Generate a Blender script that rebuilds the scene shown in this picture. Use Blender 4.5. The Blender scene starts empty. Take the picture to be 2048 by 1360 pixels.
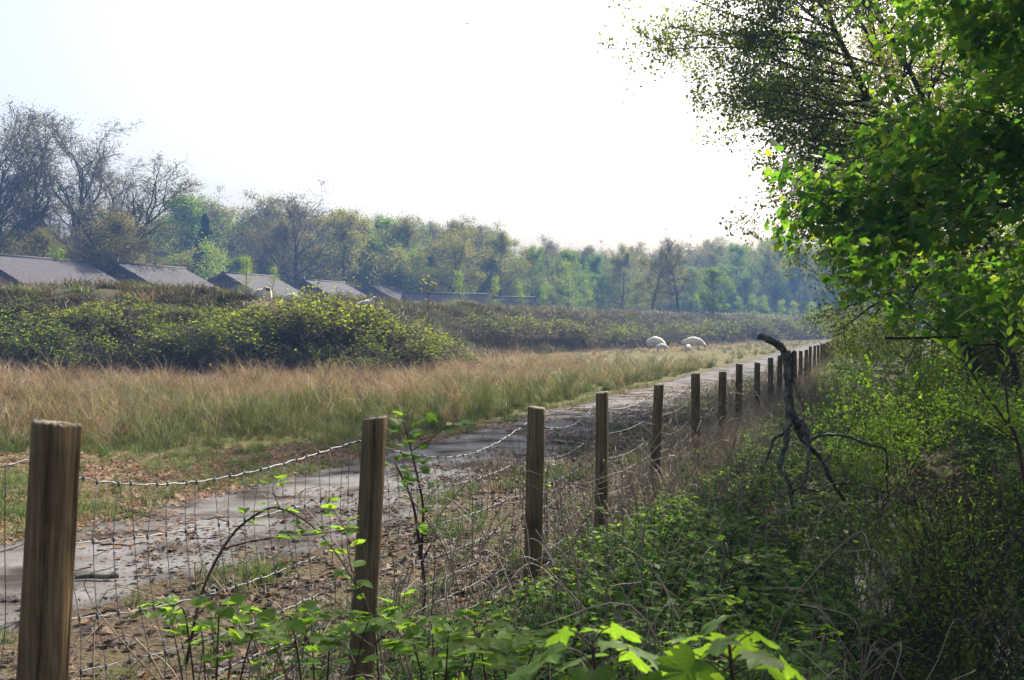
import bpy, math, random
import numpy as np
from mathutils import Vector

# ------------------------------------------------------------------ camera, sky, sun, exposure
sc = bpy.context.scene
COL = sc.collection
FPX, HOR, CX = 2300.0, 655.0, 1024.0          # focal length, horizon row and centre column in photo pixels
EYE = 1.6
cam_d = bpy.data.cameras.new('camera'); cam = bpy.data.objects.new('camera', cam_d); COL.objects.link(cam)
cam.location = (0, 0, EYE)
cam.rotation_euler = (math.radians(90) - math.atan(25 / FPX), 0, 0)
cam_d.sensor_width = 36; cam_d.lens = FPX / 2048 * 36
cam_d.clip_start = 0.05; cam_d.clip_end = 4000
cam_d.dof.use_dof = True; cam_d.dof.focus_distance = 14; cam_d.dof.aperture_fstop = 14
sc.camera = cam

SUN_AZ, SUN_EL = math.radians(34), math.radians(44)
world = bpy.data.worlds.new('World'); sc.world = world; world.use_nodes = True
wn = world.node_tree.nodes; wl = world.node_tree.links
bg = wn['Background']; sky = wn.new('ShaderNodeTexSky'); sky.sky_type = 'NISHITA'
sky.sun_disc = False; sky.sun_elevation = SUN_EL; sky.sun_rotation = SUN_AZ
sky.air_density = 1.0; sky.dust_density = 6.5; sky.ozone_density = 1.0
wl.new(sky.outputs[0], bg.inputs[0]); bg.inputs[1].default_value = 0.125
sun_d = bpy.data.lights.new('sun', 'SUN'); sun = bpy.data.objects.new('sun', sun_d); COL.objects.link(sun)
sun_d.energy = 5.0; sun_d.angle = math.radians(0.5); sun_d.color = (1.0, 0.93, 0.80)
SV = Vector((math.sin(SUN_AZ) * math.cos(SUN_EL), math.cos(SUN_AZ) * math.cos(SUN_EL), math.sin(SUN_EL)))
sun.rotation_euler = SV.to_track_quat('Z', 'Y').to_euler(); sun.location = SV * 60
vs = sc.view_settings
sc.display_settings.display_device = 'sRGB'
vs.view_transform = 'Standard'; vs.look = 'None'; vs.gamma = 1; vs.use_curve_mapping = False
vs.exposure = 1.12
sc.cycles.max_bounces = 8; sc.cycles.transmission_bounces = 4; sc.cycles.diffuse_bounces = 3
sc.cycles.volume_bounces = 1; sc.cycles.transparent_max_bounces = 8
sc.cycles.use_denoising = True

R = np.random.default_rng(7)

# ------------------------------------------------------------------ helpers
def at(px, py, d):                      # photo pixel at a known distance -> world point
    return np.array([(px - CX) / FPX * d, d, EYE + (HOR - py) / FPX * d])

def sm(a, b, x):
    t = np.clip((np.asarray(x, float) - a) / (b - a), 0, 1); return t * t * (3 - 2 * t)

def tag(o, label=None, cat=None, group=None, kind=None):
    if label: o['label'] = label
    if cat: o['category'] = cat
    if group: o['group'] = group
    if kind: o['kind'] = kind
    return o

def empty(name, loc=(0, 0, 0), rz=0, s=1):
    o = bpy.data.objects.new(name, None); COL.objects.link(o)
    o.location = loc; o.rotation_euler = (0, 0, rz); o.empty_display_size = .1
    o.scale = (s, s, s) if np.isscalar(s) else s
    return o

def mesh(name, V, Fs, mats, mi=None, smooth=False):
    """V (n,3); Fs list of (m,k) index arrays; mi list of material index (scalar or array) per block"""
    me = bpy.data.meshes.new(name)
    V = np.asarray(V, np.float32)
    Fs = [np.asarray(f, np.int32) for f in Fs if len(f)]
    me.vertices.add(len(V)); me.vertices.foreach_set('co', V.ravel())
    loops = np.concatenate([f.ravel() for f in Fs])
    cnt = np.concatenate([np.full(len(f), f.shape[1], np.int32) for f in Fs])
    st = np.concatenate([[0], np.cumsum(cnt)[:-1]]).astype(np.int32)
    me.loops.add(len(loops)); me.loops.foreach_set('vertex_index', loops)
    me.polygons.add(len(cnt)); me.polygons.foreach_set('loop_start', st)
    if mi is not None:
        m = np.concatenate([np.broadcast_to(np.asarray(a, np.int32), (len(f),)) for a, f in zip(mi, Fs)]).astype(np.int32)
        me.polygons.foreach_set('material_index', m)
    if smooth: me.polygons.foreach_set('use_smooth', np.ones(len(cnt), bool))
    me.update(calc_edges=True); me.validate()
    for m in (mats if isinstance(mats, (list, tuple)) else [mats]): me.materials.append(m)
    return me

def link(name, me, parent=None, loc=None, rot=None, scale=None):
    o = bpy.data.objects.new(name, me); COL.objects.link(o)
    if parent: o.parent = parent
    if loc is not None: o.location = loc
    if rot is not None: o.rotation_euler = rot
    if scale is not None: o.scale = scale
    return o

def copy_tree(o, parent=None):
    c = o.copy(); COL.objects.link(c); c.parent = parent
    for ch in o.children: copy_tree(ch, c)
    return c

class MB:
    """collects geometry blocks"""
    def __init__(s): s.V = []; s.F = []; s.M = []; s.n = 0
    def add(s, V, Fs, m=0):
        V = np.asarray(V, float)
        for f in Fs:
            f = np.asarray(f)
            if len(f): s.F.append(f + s.n); s.M.append(m)
        s.V.append(V); s.n += len(V)
        return s
    def mesh(s, name, mats, smooth=False):
        by = {}
        return mesh(name, np.concatenate(s.V), s.F, mats, s.M, smooth)
    def build(s, name, mats, parent=None, smooth=False):
        return link(name, s.mesh(name, mats, smooth), parent)

def box(c, d, rz=0):
    c = np.array(c, float); d = np.array(d, float) / 2
    V = np.array([[x, y, z] for x in (-1, 1) for y in (-1, 1) for z in (-1, 1)]) * d
    ca, sa = math.cos(rz), math.sin(rz)
    V = np.c_[V[:, 0] * ca - V[:, 1] * sa, V[:, 0] * sa + V[:, 1] * ca, V[:, 2]] + c
    F = np.array([[0, 1, 3, 2], [4, 6, 7, 5], [0, 4, 5, 1], [2, 3, 7, 6], [0, 2, 6, 4], [1, 5, 7, 3]])
    return V, [F]

def frusta(S):
    """S (m,8): p0, p1, r0, r1 -> tapered tubes, fewer sides where thin"""
    S = np.asarray(S, float); mb = MB()
    if not len(S): return mb
    r = S[:, 6]
    for k, sel in ((8, r > .06), (5, (r <= .06) & (r > .02)), (3, r <= .02)):
        s = S[sel]
        if not len(s): continue
        p0, p1 = s[:, :3], s[:, 3:6]
        d = p1 - p0; L = np.linalg.norm(d, axis=1, keepdims=True); d = d / np.maximum(L, 1e-9)
        p1 = p1 + d * np.minimum(s[:, 7:8] * .4, L * .2)
        a = np.where(np.abs(d[:, :1]) < .8, [[1., 0, 0]], [[0., 1, 0]])
        e1 = np.cross(d, a); e1 /= np.linalg.norm(e1, axis=1, keepdims=True); e2 = np.cross(d, e1)
        th = np.arange(k) * 2 * np.pi / k
        ring = np.cos(th)[None, :, None] * e1[:, None] + np.sin(th)[None, :, None] * e2[:, None]
        V = np.concatenate([p0[:, None] + ring * s[:, 6][:, None, None], p1[:, None] + ring * s[:, 7][:, None, None]], 1)
        b = (np.arange(len(s)) * 2 * k)[:, None]; i = np.arange(k); j = (i + 1) % k
        F = np.stack([b + i, b + j, b + k + j, b + k + i], -1).reshape(-1, 4)
        mb.add(V.reshape(-1, 3), [F])
    return mb

def tube(P, r, k=6, cap=True):
    P = np.asarray(P, float); n = len(P); r = np.broadcast_to(np.asarray(r, float), (n,))
    T = np.gradient(P, axis=0); T /= np.maximum(np.linalg.norm(T, axis=1, keepdims=True), 1e-9)
    a = np.array([0, 0, 1.]) if abs(T[0, 2]) < .8 else np.array([1., 0, 0])
    e1 = np.cross(T[0], a); e1 /= np.linalg.norm(e1); V = []
    th = np.arange(k) * 2 * np.pi / k
    for i in range(n):
        e1 = e1 - T[i] * np.dot(e1, T[i]); e1 /= np.linalg.norm(e1); e2 = np.cross(T[i], e1)
        V.append(P[i] + r[i] * (np.cos(th)[:, None] * e1 + np.sin(th)[:, None] * e2))
    V = np.concatenate(V); i = np.arange(k); j = (i + 1) % k
    F = np.concatenate([np.stack([q * k + i, q * k + j, (q + 1) * k + j, (q + 1) * k + i], -1) for q in range(n - 1)])
    Fs = [F]
    if cap:
        Fs.append(np.array([list(range(k - 1, -1, -1)), [(n - 1) * k + x for x in range(k)]]))
    return V, Fs

def smooth_line(P, n=8):
    """Catmull-Rom through points"""
    P = np.asarray(P, float); Q = np.concatenate([[2 * P[0] - P[1]], P, [2 * P[-1] - P[-2]]]); out = []
    for i in range(1, len(Q) - 2):
        for t in np.linspace(0, 1, n, endpoint=False):
            a, b, c, d = Q[i - 1], Q[i], Q[i + 1], Q[i + 2]
            out.append(.5 * (2 * b + (c - a) * t + (2 * a - 5 * b + 4 * c - d) * t * t + (3 * b - a - 3 * c + d) * t ** 3))
    out.append(P[-1]); return np.array(out)

# leaf templates: petiole at the origin, tip along +y
LEAF_FAR = (np.array([[0, 0, 0], [.42, .5, .1], [0, 1, 0], [-.42, .5, .1]]), [np.array([[0, 1, 2], [0, 2, 3]])])
LEAF_OVAL = (np.array([[0, 0, 0], [.27, .2, .07], [.34, .52, .09], [0, 1, -.06], [-.34, .52, .09], [-.27, .2, .07]]),
             [np.array([[0, 1, 2, 3], [0, 3, 4, 5]])])
LEAF_LONG = (np.array([[0, 0, 0], [.15, .25, .04], [.16, .6, .04], [0, 1, -.08], [-.16, .6, .04], [-.15, .25, .04]]),
             [np.array([[0, 1, 2, 3], [0, 3, 4, 5]])])
def maple_template(fine=False):
    h = [(.0, .0), (.10, -.08), (.22, -.12), (.40, -.08), (.36, .04), (.52, .12), (.35, .20), (.50, .34), (.64, .60), (.50, .56), (.40, .60), (.24, .52),
         (.30, .68), (.22, .74), (.14, .84), (0, 1.0)]
    if not fine: h = [(0, 0), (.22, -.12), (.42, -.04), (.40, .2), (.63, .56), (.35, .57), (.22, .76), (0, 1)]
    o = h + [(-x, y) for x, y in h[-2:0:-1]]
    V = np.array([(0, .3)] + o); z = -.30 * V[:, 0] ** 2 - .16 * np.maximum(V[:, 1] - .3, 0) ** 2 + .07 * np.abs(V[:, 0])
    if fine: z = z + .03 * np.sin(9 * V[:, 0] + 7 * V[:, 1]) - .12 * np.abs(V[:, 0]) * V[:, 1]
    V = np.c_[V, z]; n = len(o)
    return V, [np.array([[0, 1 + i, 1 + (i + 1) % n] for i in range(n)])]
LEAF_MAPLE = maple_template(); LEAF_MAPLE_CURLED = (LEAF_MAPLE[0] * np.array([.86, 1, 2.4]) + np.c_[np.zeros(len(LEAF_MAPLE[0])), np.zeros(len(LEAF_MAPLE[0])), .35 * np.abs(LEAF_MAPLE[0][:, 0])], LEAF_MAPLE[1]); LEAF_MAPLE_FINE = maple_template(True)
_h = [(0, 0), (.22, .05), (.2, .14), (.37, .22), (.3, .32), (.42, .44), (.3, .52), (.36, .66), (.2, .72), (.2, .86), (.07, .88), (0, 1.05)]
_o = _h + [(-x, y) for x, y in _h[-2:0:-1]]
LEAF_TOOTH = (np.array([(x, y, .18 * abs(x) - .12 * y * y) for x, y in [(0, .4)] + _o]),
              [np.array([[0, 1 + i, 1 + (i + 1) % len(_o)] for i in range(len(_o))])])

def place(tpl, P, axis, nrm, size, rng=R):
    """copies of a leaf template, vectorised"""
    V0, F0 = tpl; n = len(P)
    a = axis / np.maximum(np.linalg.norm(axis, axis=1, keepdims=True), 1e-9)
    x = np.cross(a, nrm); x /= np.maximum(np.linalg.norm(x, axis=1, keepdims=True), 1e-9); z = np.cross(x, a)
    M = np.stack([x, a, z], 1)                                  # rows: local axes
    s = np.broadcast_to(np.asarray(size, float), (n,))
    V = np.einsum('kj,njc->nkc', V0, M) * s[:, None, None] + np.asarray(P)[:, None]
    b = (np.arange(n) * len(V0))[:, None, None]
    return V.reshape(-1, 3), [(f[None] + b).reshape(-1, f.shape[1]) for f in F0]

def rnd3(n, rng=R): return rng.normal(size=(n, 3))

# ------------------------------------------------------------------ materials
def nodes(name):
    m = bpy.data.materials.new(name); m.use_nodes = True
    nt = m.node_tree; return m, nt, nt.nodes, nt.links, nt.nodes['Principled BSDF'], nt.nodes['Material Output']

def ramp(n, cols, interp='LINEAR'):
    r = n.new('ShaderNodeValToRGB'); r.color_ramp.interpolation = interp
    e = r.color_ramp.elements
    while len(e) < len(cols): e.new(.5)
    for i, c in enumerate(cols):
        e[i].position = i / max(1, len(cols) - 1) if len(c) == 3 else c[3]
        e[i].color = (*c[:3], 1)
    return r

def leaf_mat(name, cols, trans=.5, boost=2.6, rough=.58, spec=.18, tint=(1.15, 1.05, .45)):
    m, nt, n, l, p, out = nodes(name)
    g = n.new('ShaderNodeNewGeometry'); oi = n.new('ShaderNodeObjectInfo')
    ma = n.new('ShaderNodeMath'); ma.operation = 'MULTIPLY_ADD'; ma.inputs[1].default_value = .45
    l.new(oi.outputs['Random'], ma.inputs[0])
    mb = n.new('ShaderNodeMath'); mb.operation = 'MULTIPLY'; mb.inputs[1].default_value = .62
    l.new(g.outputs['Random Per Island'], mb.inputs[0]); l.new(mb.outputs[0], ma.inputs[2])
    r = ramp(n, cols); l.new(ma.outputs[0], r.inputs[0])
    l.new(r.outputs[0], p.inputs['Base Color']); p.inputs['Roughness'].default_value = rough
    p.inputs['Specular IOR Level'].default_value = spec
    t = n.new('ShaderNodeBsdfTranslucent')
    mx = n.new('ShaderNodeMix'); mx.data_type = 'RGBA'; mx.blend_type = 'MULTIPLY'; mx.inputs[0].default_value = 1
    l.new(r.outputs[0], mx.inputs[6]); mx.inputs[7].default_value = (tint[0] * boost, tint[1] * boost, tint[2] * boost, 1)
    l.new(mx.outputs[2], t.inputs[0])
    ms = n.new('ShaderNodeMixShader'); ms.inputs[0].default_value = trans
    l.new(p.outputs[0], ms.inputs[1]); l.new(t.outputs[0], ms.inputs[2]); l.new(ms.outputs[0], out.inputs[0])
    return m

def noise_mat(name, cols, scale=6, stretch=(1, 1, 1), rough=.85, bump=.4, dist=.01, detail=8, coord='Object', spec=.2, second=None):
    m, nt, n, l, p, out = nodes(name)
    tc = n.new('ShaderNodeTexCoord'); mp = n.new('ShaderNodeMapping'); mp.inputs['Scale'].default_value = stretch
    l.new(tc.outputs[coord], mp.inputs[0])
    nz = n.new('ShaderNodeTexNoise'); nz.inputs['Scale'].default_value = scale; nz.inputs['Detail'].default_value = detail
    nz.inputs['Roughness'].default_value = .65
    l.new(mp.outputs[0], nz.inputs[0])
    r = ramp(n, cols); l.new(nz.outputs[0], r.inputs[0]); src = r.outputs[0]
    if second:
        n2 = n.new('ShaderNodeTexNoise'); n2.inputs['Scale'].default_value = second[0]; n2.inputs['Detail'].default_value = 5
        l.new(tc.outputs[coord], n2.inputs[0])
        r2 = ramp(n, second[1]); l.new(n2.outputs[0], r2.inputs[0])
        mx = n.new('ShaderNodeMix'); mx.data_type = 'RGBA'; mx.blend_type = 'MULTIPLY'; mx.inputs[0].default_value = second[2]
        l.new(src, mx.inputs[6]); l.new(r2.outputs[0], mx.inputs[7]); src = mx.outputs[2]
    l.new(src, p.inputs['Base Color'])
    p.inputs['Roughness'].default_value = rough; p.inputs['Specular IOR Level'].default_value = spec
    b = n.new('ShaderNodeBump'); b.inputs['Strength'].default_value = bump; b.inputs['Distance'].default_value = dist
    l.new(nz.outputs[0], b.inputs['Height']); l.new(b.outputs[0], p.inputs['Normal'])
    return m

M = {}
M['bark'] = noise_mat('bark', [(.03, .026, .02, .3), (.075, .065, .05, .6), (.12, .11, .09, .8)], 14, (1, 1, .25), bump=.8, dist=.03)
M['far_bark'] = noise_mat('far_bark', [(.05, .045, .038, .3), (.10, .088, .07, .8)], 3, (1, 1, .3), bump=.2)
M['cane'] = noise_mat('cane', [(.07, .05, .04, .3), (.17, .135, .11, .7)], 9, bump=.1)
M['dark_cane'] = noise_mat('dark_cane', [(.03, .02, .015, .3), (.09, .05, .035, .7)], 9, bump=.1)
M['maple'] = leaf_mat('maple_leaf', [(.022, .065, .012), (.036, .10, .015), (.05, .125, .018), (.07, .14, .02), (.16, .18, .025)], .52, 3.0, .55, .15)
M['seedling'] = leaf_mat('seedling_leaf', [(.05, .11, .018), (.08, .15, .022)], .52, 2.4, .5, .2)
def add_veins(m):
    nt = m.node_tree; n = nt.nodes; l = nt.links; tc = n.new('ShaderNodeTexCoord'); sx = n.new('ShaderNodeSeparateXYZ'); l.new(tc.outputs['Object'], sx.inputs[0])
    an = n.new('ShaderNodeMath'); an.operation = 'ARCTAN2'; l.new(sx.outputs[0], an.inputs[0]); l.new(sx.outputs[1], an.inputs[1])
    md = n.new('ShaderNodeMath'); md.operation = 'PINGPONG'; md.inputs[1].default_value = .37; l.new(an.outputs[0], md.inputs[0])
    nz = n.new('ShaderNodeTexNoise'); nz.inputs['Scale'].default_value = 7; l.new(tc.outputs['Object'], nz.inputs[0])
    ad = n.new('ShaderNodeMath'); ad.operation = 'MULTIPLY_ADD'; ad.inputs[1].default_value = .18; l.new(nz.outputs[0], ad.inputs[0]); l.new(md.outputs[0], ad.inputs[2])
    rp = ramp(n, [(1.35, 1.25, 1.1, .08), (.85, .9, .85, .15), (1.05, 1.0, 1.0, .5)]); l.new(ad.outputs[0], rp.inputs[0])
    src = [q for q in n if q.bl_idname == 'ShaderNodeValToRGB'][0]
    mx = n.new('ShaderNodeMix'); mx.data_type = 'RGBA'; mx.blend_type = 'MULTIPLY'; mx.inputs[0].default_value = 1
    outs = [k.to_socket for k in src.outputs[0].links]; l.new(src.outputs[0], mx.inputs[6]); l.new(rp.outputs[0], mx.inputs[7])
    for o in outs: l.new(mx.outputs[2], o)
add_veins(M['seedling'])
M['alder'] = leaf_mat('alder_leaf', [(.045, .085, .018), (.065, .11, .022), (.10, .115, .024)], .5, 3.0)
M['catkin'] = leaf_mat('catkin', [(.07, .05, .02), (.11, .08, .03)], .25, 1.5)
M['willow'] = leaf_mat('willow_leaf', [(.07, .10, .02), (.11, .13, .025), (.15, .15, .03)], .5, 2.6)
M['shrub'] = leaf_mat('shrub_leaf', [(.05, .11, .018), (.075, .15, .022), (.11, .17, .025)], .52, 3.0)
M['shrub_dull'] = leaf_mat('shrub_dull_leaf', [(.04, .075, .02), (.06, .095, .026), (.085, .095, .035)], .48, 2.5)
M['bramble'] = leaf_mat('bramble_leaf', [(.035, .065, .01), (.06, .10, .012), (.095, .13, .012), (.13, .15, .012)], .53, 2.9, .55, .15)
M['bramble_dead'] = leaf_mat('bramble_dead_leaf', [(.035, .024, .015), (.07, .048, .03), (.03, .03, .014)], .3, 1.5, tint=(1.1, .9, .6))
M['nettle'] = leaf_mat('nettle_leaf', [(.028, .07, .015), (.045, .11, .02), (.07, .14, .022)], .48, 2.7, .62, .12)
M['dead_leaf'] = leaf_mat('dead_leaf', [(.06, .035, .022), (.13, .08, .05), (.22, .15, .10), (.30, .21, .15)], .25, 1.4, .7, .2, tint=(1.1, .9, .7))
M['wet_leaf'] = leaf_mat('wet_leaf', [(.018, .013, .01), (.045, .032, .024), (.085, .062, .048)], .12, 1.2, .6, .2, tint=(1.1, .9, .7))
M['far_olive'] = leaf_mat('far_olive_leaf', [(.07, .085, .025), (.10, .11, .03), (.13, .125, .04)], .5, 2.2)
M['far_green'] = leaf_mat('far_green_leaf', [(.05, .095, .022), (.075, .125, .03), (.10, .14, .035)], .5, 2.4)
M['far_brown'] = leaf_mat('far_brown_leaf', [(.085, .08, .035), (.11, .10, .04), (.09, .10, .035)], .45, 2.0, tint=(1.1, 1.0, .55))
M['far_bud'] = leaf_mat('far_bud_leaf', [(.075, .07, .035), (.11, .10, .05), (.10, .085, .05)], .4, 1.8, tint=(1.1, .95, .6))
M['birch'] = leaf_mat('birch_leaf', [(.08, .14, .03), (.11, .17, .035), (.14, .18, .04)], .5, 2.6)
M['spruce'] = leaf_mat('spruce_needle', [(.015, .03, .016), (.025, .045, .022)], .15, 1.5)

def blade_mat(name, base, tip, trans=.4):
    m, nt, n, l, p, out = nodes(name)
    at_ = n.new('ShaderNodeAttribute'); at_.attribute_name = 'along'
    g = n.new('ShaderNodeNewGeometry'); oi = n.new('ShaderNodeObjectInfo')
    rb = ramp(n, base); rt = ramp(n, tip)
    ad = n.new('ShaderNodeMath'); ad.operation = 'MULTIPLY_ADD'; ad.inputs[1].default_value = .5
    l.new(oi.outputs['Random'], ad.inputs[0])
    mu = n.new('ShaderNodeMath'); mu.operation = 'MULTIPLY'; mu.inputs[1].default_value = .55
    l.new(g.outputs['Random Per Island'], mu.inputs[0]); l.new(mu.outputs[0], ad.inputs[2])
    l.new(ad.outputs[0], rb.inputs[0]); l.new(ad.outputs[0], rt.inputs[0])
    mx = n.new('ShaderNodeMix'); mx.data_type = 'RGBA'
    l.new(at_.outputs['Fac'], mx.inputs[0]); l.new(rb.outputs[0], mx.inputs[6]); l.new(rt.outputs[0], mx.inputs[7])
    l.new(mx.outputs[2], p.inputs['Base Color']); p.inputs['Roughness'].default_value = .55; p.inputs['Specular IOR Level'].default_value = .25
    t = n.new('ShaderNodeBsdfTranslucent')
    m2 = n.new('ShaderNodeMix'); m2.data_type = 'RGBA'; m2.blend_type = 'MULTIPLY'; m2.inputs[0].default_value = 1
    l.new(mx.outputs[2], m2.inputs[6]); m2.inputs[7].default_value = (1.35, 1.35, 1.1, 1); l.new(m2.outputs[2], t.inputs[0])
    ms = n.new('ShaderNodeMixShader'); ms.inputs[0].default_value = trans
    l.new(p.outputs[0], ms.inputs[1]); l.new(t.outputs[0], ms.inputs[2]); l.new(ms.outputs[0], out.inputs[0])
    return m
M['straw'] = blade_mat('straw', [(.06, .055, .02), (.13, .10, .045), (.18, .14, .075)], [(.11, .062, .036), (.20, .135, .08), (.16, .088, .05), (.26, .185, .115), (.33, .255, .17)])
M['rush'] = blade_mat('rush', [(.03, .045, .012), (.06, .075, .02)], [(.06, .08, .02), (.11, .12, .035), (.20, .17, .08)])  # base colour also carries the tree shade of the path-side band
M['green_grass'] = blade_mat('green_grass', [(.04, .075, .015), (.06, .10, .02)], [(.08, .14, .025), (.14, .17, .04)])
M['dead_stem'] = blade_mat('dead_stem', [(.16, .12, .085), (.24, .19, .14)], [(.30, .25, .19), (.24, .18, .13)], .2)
M['heather'] = blade_mat('heather', [(.03, .022, .014), (.055, .04, .022)], [(.06, .045, .022), (.085, .085, .022), (.13, .09, .05)], .3)

# ground: soil, grass and heath mixed by a zone attribute and noise
def ground_material():
    m, nt, n, l, p, out = nodes('ground')
    at_ = n.new('ShaderNodeAttribute'); at_.attribute_name = 'zone'
    tc = n.new('ShaderNodeTexCoord')
    nz = n.new('ShaderNodeTexNoise'); nz.inputs['Scale'].default_value = 2.2; nz.inputs['Detail'].default_value = 10; nz.inputs['Roughness'].default_value = .7
    nf = n.new('ShaderNodeTexNoise'); nf.inputs['Scale'].default_value = 28; nf.inputs['Detail'].default_value = 6
    l.new(tc.outputs['Object'], nz.inputs[0]); l.new(tc.outputs['Object'], nf.inputs[0])
    soil = ramp(n, [(.03, .022, .016, .3), (.07, .05, .036, .55), (.13, .10, .075, .75)]); l.new(nf.outputs[0], soil.inputs[0])
    gr = ramp(n, [(.07, .075, .02, .3), (.11, .10, .035, .55), (.16, .12, .06, .75)]); l.new(nf.outputs[0], gr.inputs[0])
    ad = n.new('ShaderNodeMath'); ad.operation = 'ADD'; l.new(at_.outputs['Fac'], ad.inputs[0])
    sb = n.new('ShaderNodeMath'); sb.operation = 'MULTIPLY_ADD'; sb.inputs[1].default_value = 1.6; sb.inputs[2].default_value = -.8
    l.new(nz.outputs[0], sb.inputs[0]); l.new(sb.outputs[0], ad.inputs[1])
    cl = n.new('ShaderNodeClamp'); l.new(ad.outputs[0], cl.inputs[0])
    mx = n.new('ShaderNodeMix'); mx.data_type = 'RGBA'; l.new(cl.outputs[0], mx.inputs[0])
    l.new(soil.outputs[0], mx.inputs[6]); l.new(gr.outputs[0], mx.inputs[7]); l.new(mx.outputs[2], p.inputs['Base Color'])
    p.inputs['Roughness'].default_value = .95; p.inputs['Specular IOR Level'].default_value = .1
    b = n.new('ShaderNodeBump'); b.inputs['Strength'].default_value = .9; b.inputs['Distance'].default_value = .04
    l.new(nf.outputs[0], b.inputs['Height']); l.new(b.outputs[0], p.inputs['Normal'])
    return m
M['ground'] = ground_material()
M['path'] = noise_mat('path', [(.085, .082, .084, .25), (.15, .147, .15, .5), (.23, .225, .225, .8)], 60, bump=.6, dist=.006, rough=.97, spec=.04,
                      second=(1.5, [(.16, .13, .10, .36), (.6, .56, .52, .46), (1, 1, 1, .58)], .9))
def water_material():
    m, nt, n, l, p, out = nodes('ditch_water')
    p.inputs['Base Color'].default_value = (.012, .012, .006, 1); p.inputs['Roughness'].default_value = .04
    p.inputs['Specular IOR Level'].default_value = .5; p.inputs['IOR'].default_value = 1.33
    tc = n.new('ShaderNodeTexCoord'); nz = n.new('ShaderNodeTexNoise'); nz.inputs['Scale'].default_value = 5
    l.new(tc.outputs['Object'], nz.inputs[0])
    b = n.new('ShaderNodeBump'); b.inputs['Strength'].default_value = .08; b.inputs['Distance'].default_value = .02
    l.new(nz.outputs[0], b.inputs['Height']); l.new(b.outputs[0], p.inputs['Normal'])
    return m
M['water'] = water_material()
M['post'] = noise_mat('post_wood', [(.065, .043, .019, .28), (.17, .115, .054, .5), (.30, .215, .115, .75)], 34, (3, 3, .12), bump=.9, dist=.008, rough=.85,
                      second=(3.5, [(.35, .33, .28, .35), (1, 1, 1, .6)], .85))
M['post_top'] = noise_mat('post_end_grain', [(.10, .08, .055, .3), (.24, .20, .15, .7)], 30, bump=.6, dist=.005)
M['wire'] = noise_mat('galvanised_wire', [(.13, .135, .15, .3), (.30, .31, .33, .7)], 40, bump=.2, rough=.55, spec=.4)
M['wire'].node_tree.nodes['Principled BSDF'].inputs['Metallic'].default_value = .55
M['stay'] = noise_mat('stay_wire', [(.05, .05, .05, .3), (.16, .16, .17, .7)], 40, bump=.2, rough=.5, spec=.5)
M['deadwood'] = noise_mat('dead_wood', [(.035, .031, .025, .3), (.12, .115, .09, .5), (.30, .29, .23, .7)], 22, (1, 1, .5), bump=.8, dist=.015,
                          second=(3, [(.35, .36, .28, .35), (1, 1, 1, .65)], .8))
M['wool'] = noise_mat('wool', [(.58, .51, .41, .3), (.78, .71, .60, .7)], 22, bump=.9, dist=.03, rough=.95, spec=.05)
M['sheep_face'] = noise_mat('sheep_face', [(.30, .25, .2, .3), (.5, .43, .36, .7)], 20, bump=.2)
M['sheep_dark'] = noise_mat('sheep_dark_face', [(.05, .035, .03, .3), (.10, .075, .06, .7)], 20, bump=.2)

# ------------------------------------------------------------------ terrain
FD = .952
def fence_x(y): return .32 * np.asarray(y, float) - 2.06
def uof(x, y): return (np.asarray(x, float) - fence_x(y)) * FD       # distance to the right of the fence line
BASE = np.array([(-400, 20), (-60, 34), (-16, 36.5), (-5.5, 37), (-2.6, 42), (-.7, 62), (8, 88), (22, 120), (48, 175), (150, 420)], float)
def bank_d(x, y):                                                    # distance behind the foot of the bank
    x = np.asarray(x, float); y = np.asarray(y, float)
    best = np.full(x.shape, 1e9); sgn = np.ones(x.shape)
    for (ax, ay), (bx, by) in zip(BASE[:-1], BASE[1:]):
        dx, dy = bx - ax, by - ay; L2 = dx * dx + dy * dy
        t = np.clip(((x - ax) * dx + (y - ay) * dy) / L2, 0, 1)
        d = np.hypot(x - ax - t * dx, y - ay - t * dy)
        c = dx * (y - ay) - dy * (x - ax)
        k = d < best - 1e-9; best = np.where(k, d, best); sgn = np.where(k, np.sign(c), sgn)
    return best * sgn
def bumps(x, y):
    return (np.sin(x * 1.3 + .7 * np.sin(y * .9)) * np.sin(y * 1.1 + .5) + .6 * np.sin(x * 2.9 + y * 1.7) * np.sin(y * 2.3 - x * .8)
            + .4 * np.sin(x * .31 + 1) * np.sin(y * .27))
def hgt(x, y):
    x = np.asarray(x, float); y = np.asarray(y, float)
    u = uof(x, y); b = bank_d(x, y); bm = bumps(x, y)
    z = .02 * bm * (1 - sm(-4.6, -4.2, u) * (1 - sm(-1.9, -1.6, u)))
    z = z - 1.0 * sm(.5, 2.0, u) * (1 - sm(2.7, 4.3, u)) * sm(4.0, 7.2, y) * (1 - .6 * sm(13, 18, y)) * (1 - sm(70, 90, y))
    z = z + .12 * sm(4.5, 8, u) * (1 + .6 * bm)
    z = z + sm(0, 6.5, b) * (2.68 + .10 * bm + .10 * np.sin(x * .5 + y * .2) + .3 * (1 - sm(-17, -10, x))) * (1 - .8 * sm(32, 44, b))
    return z

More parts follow.
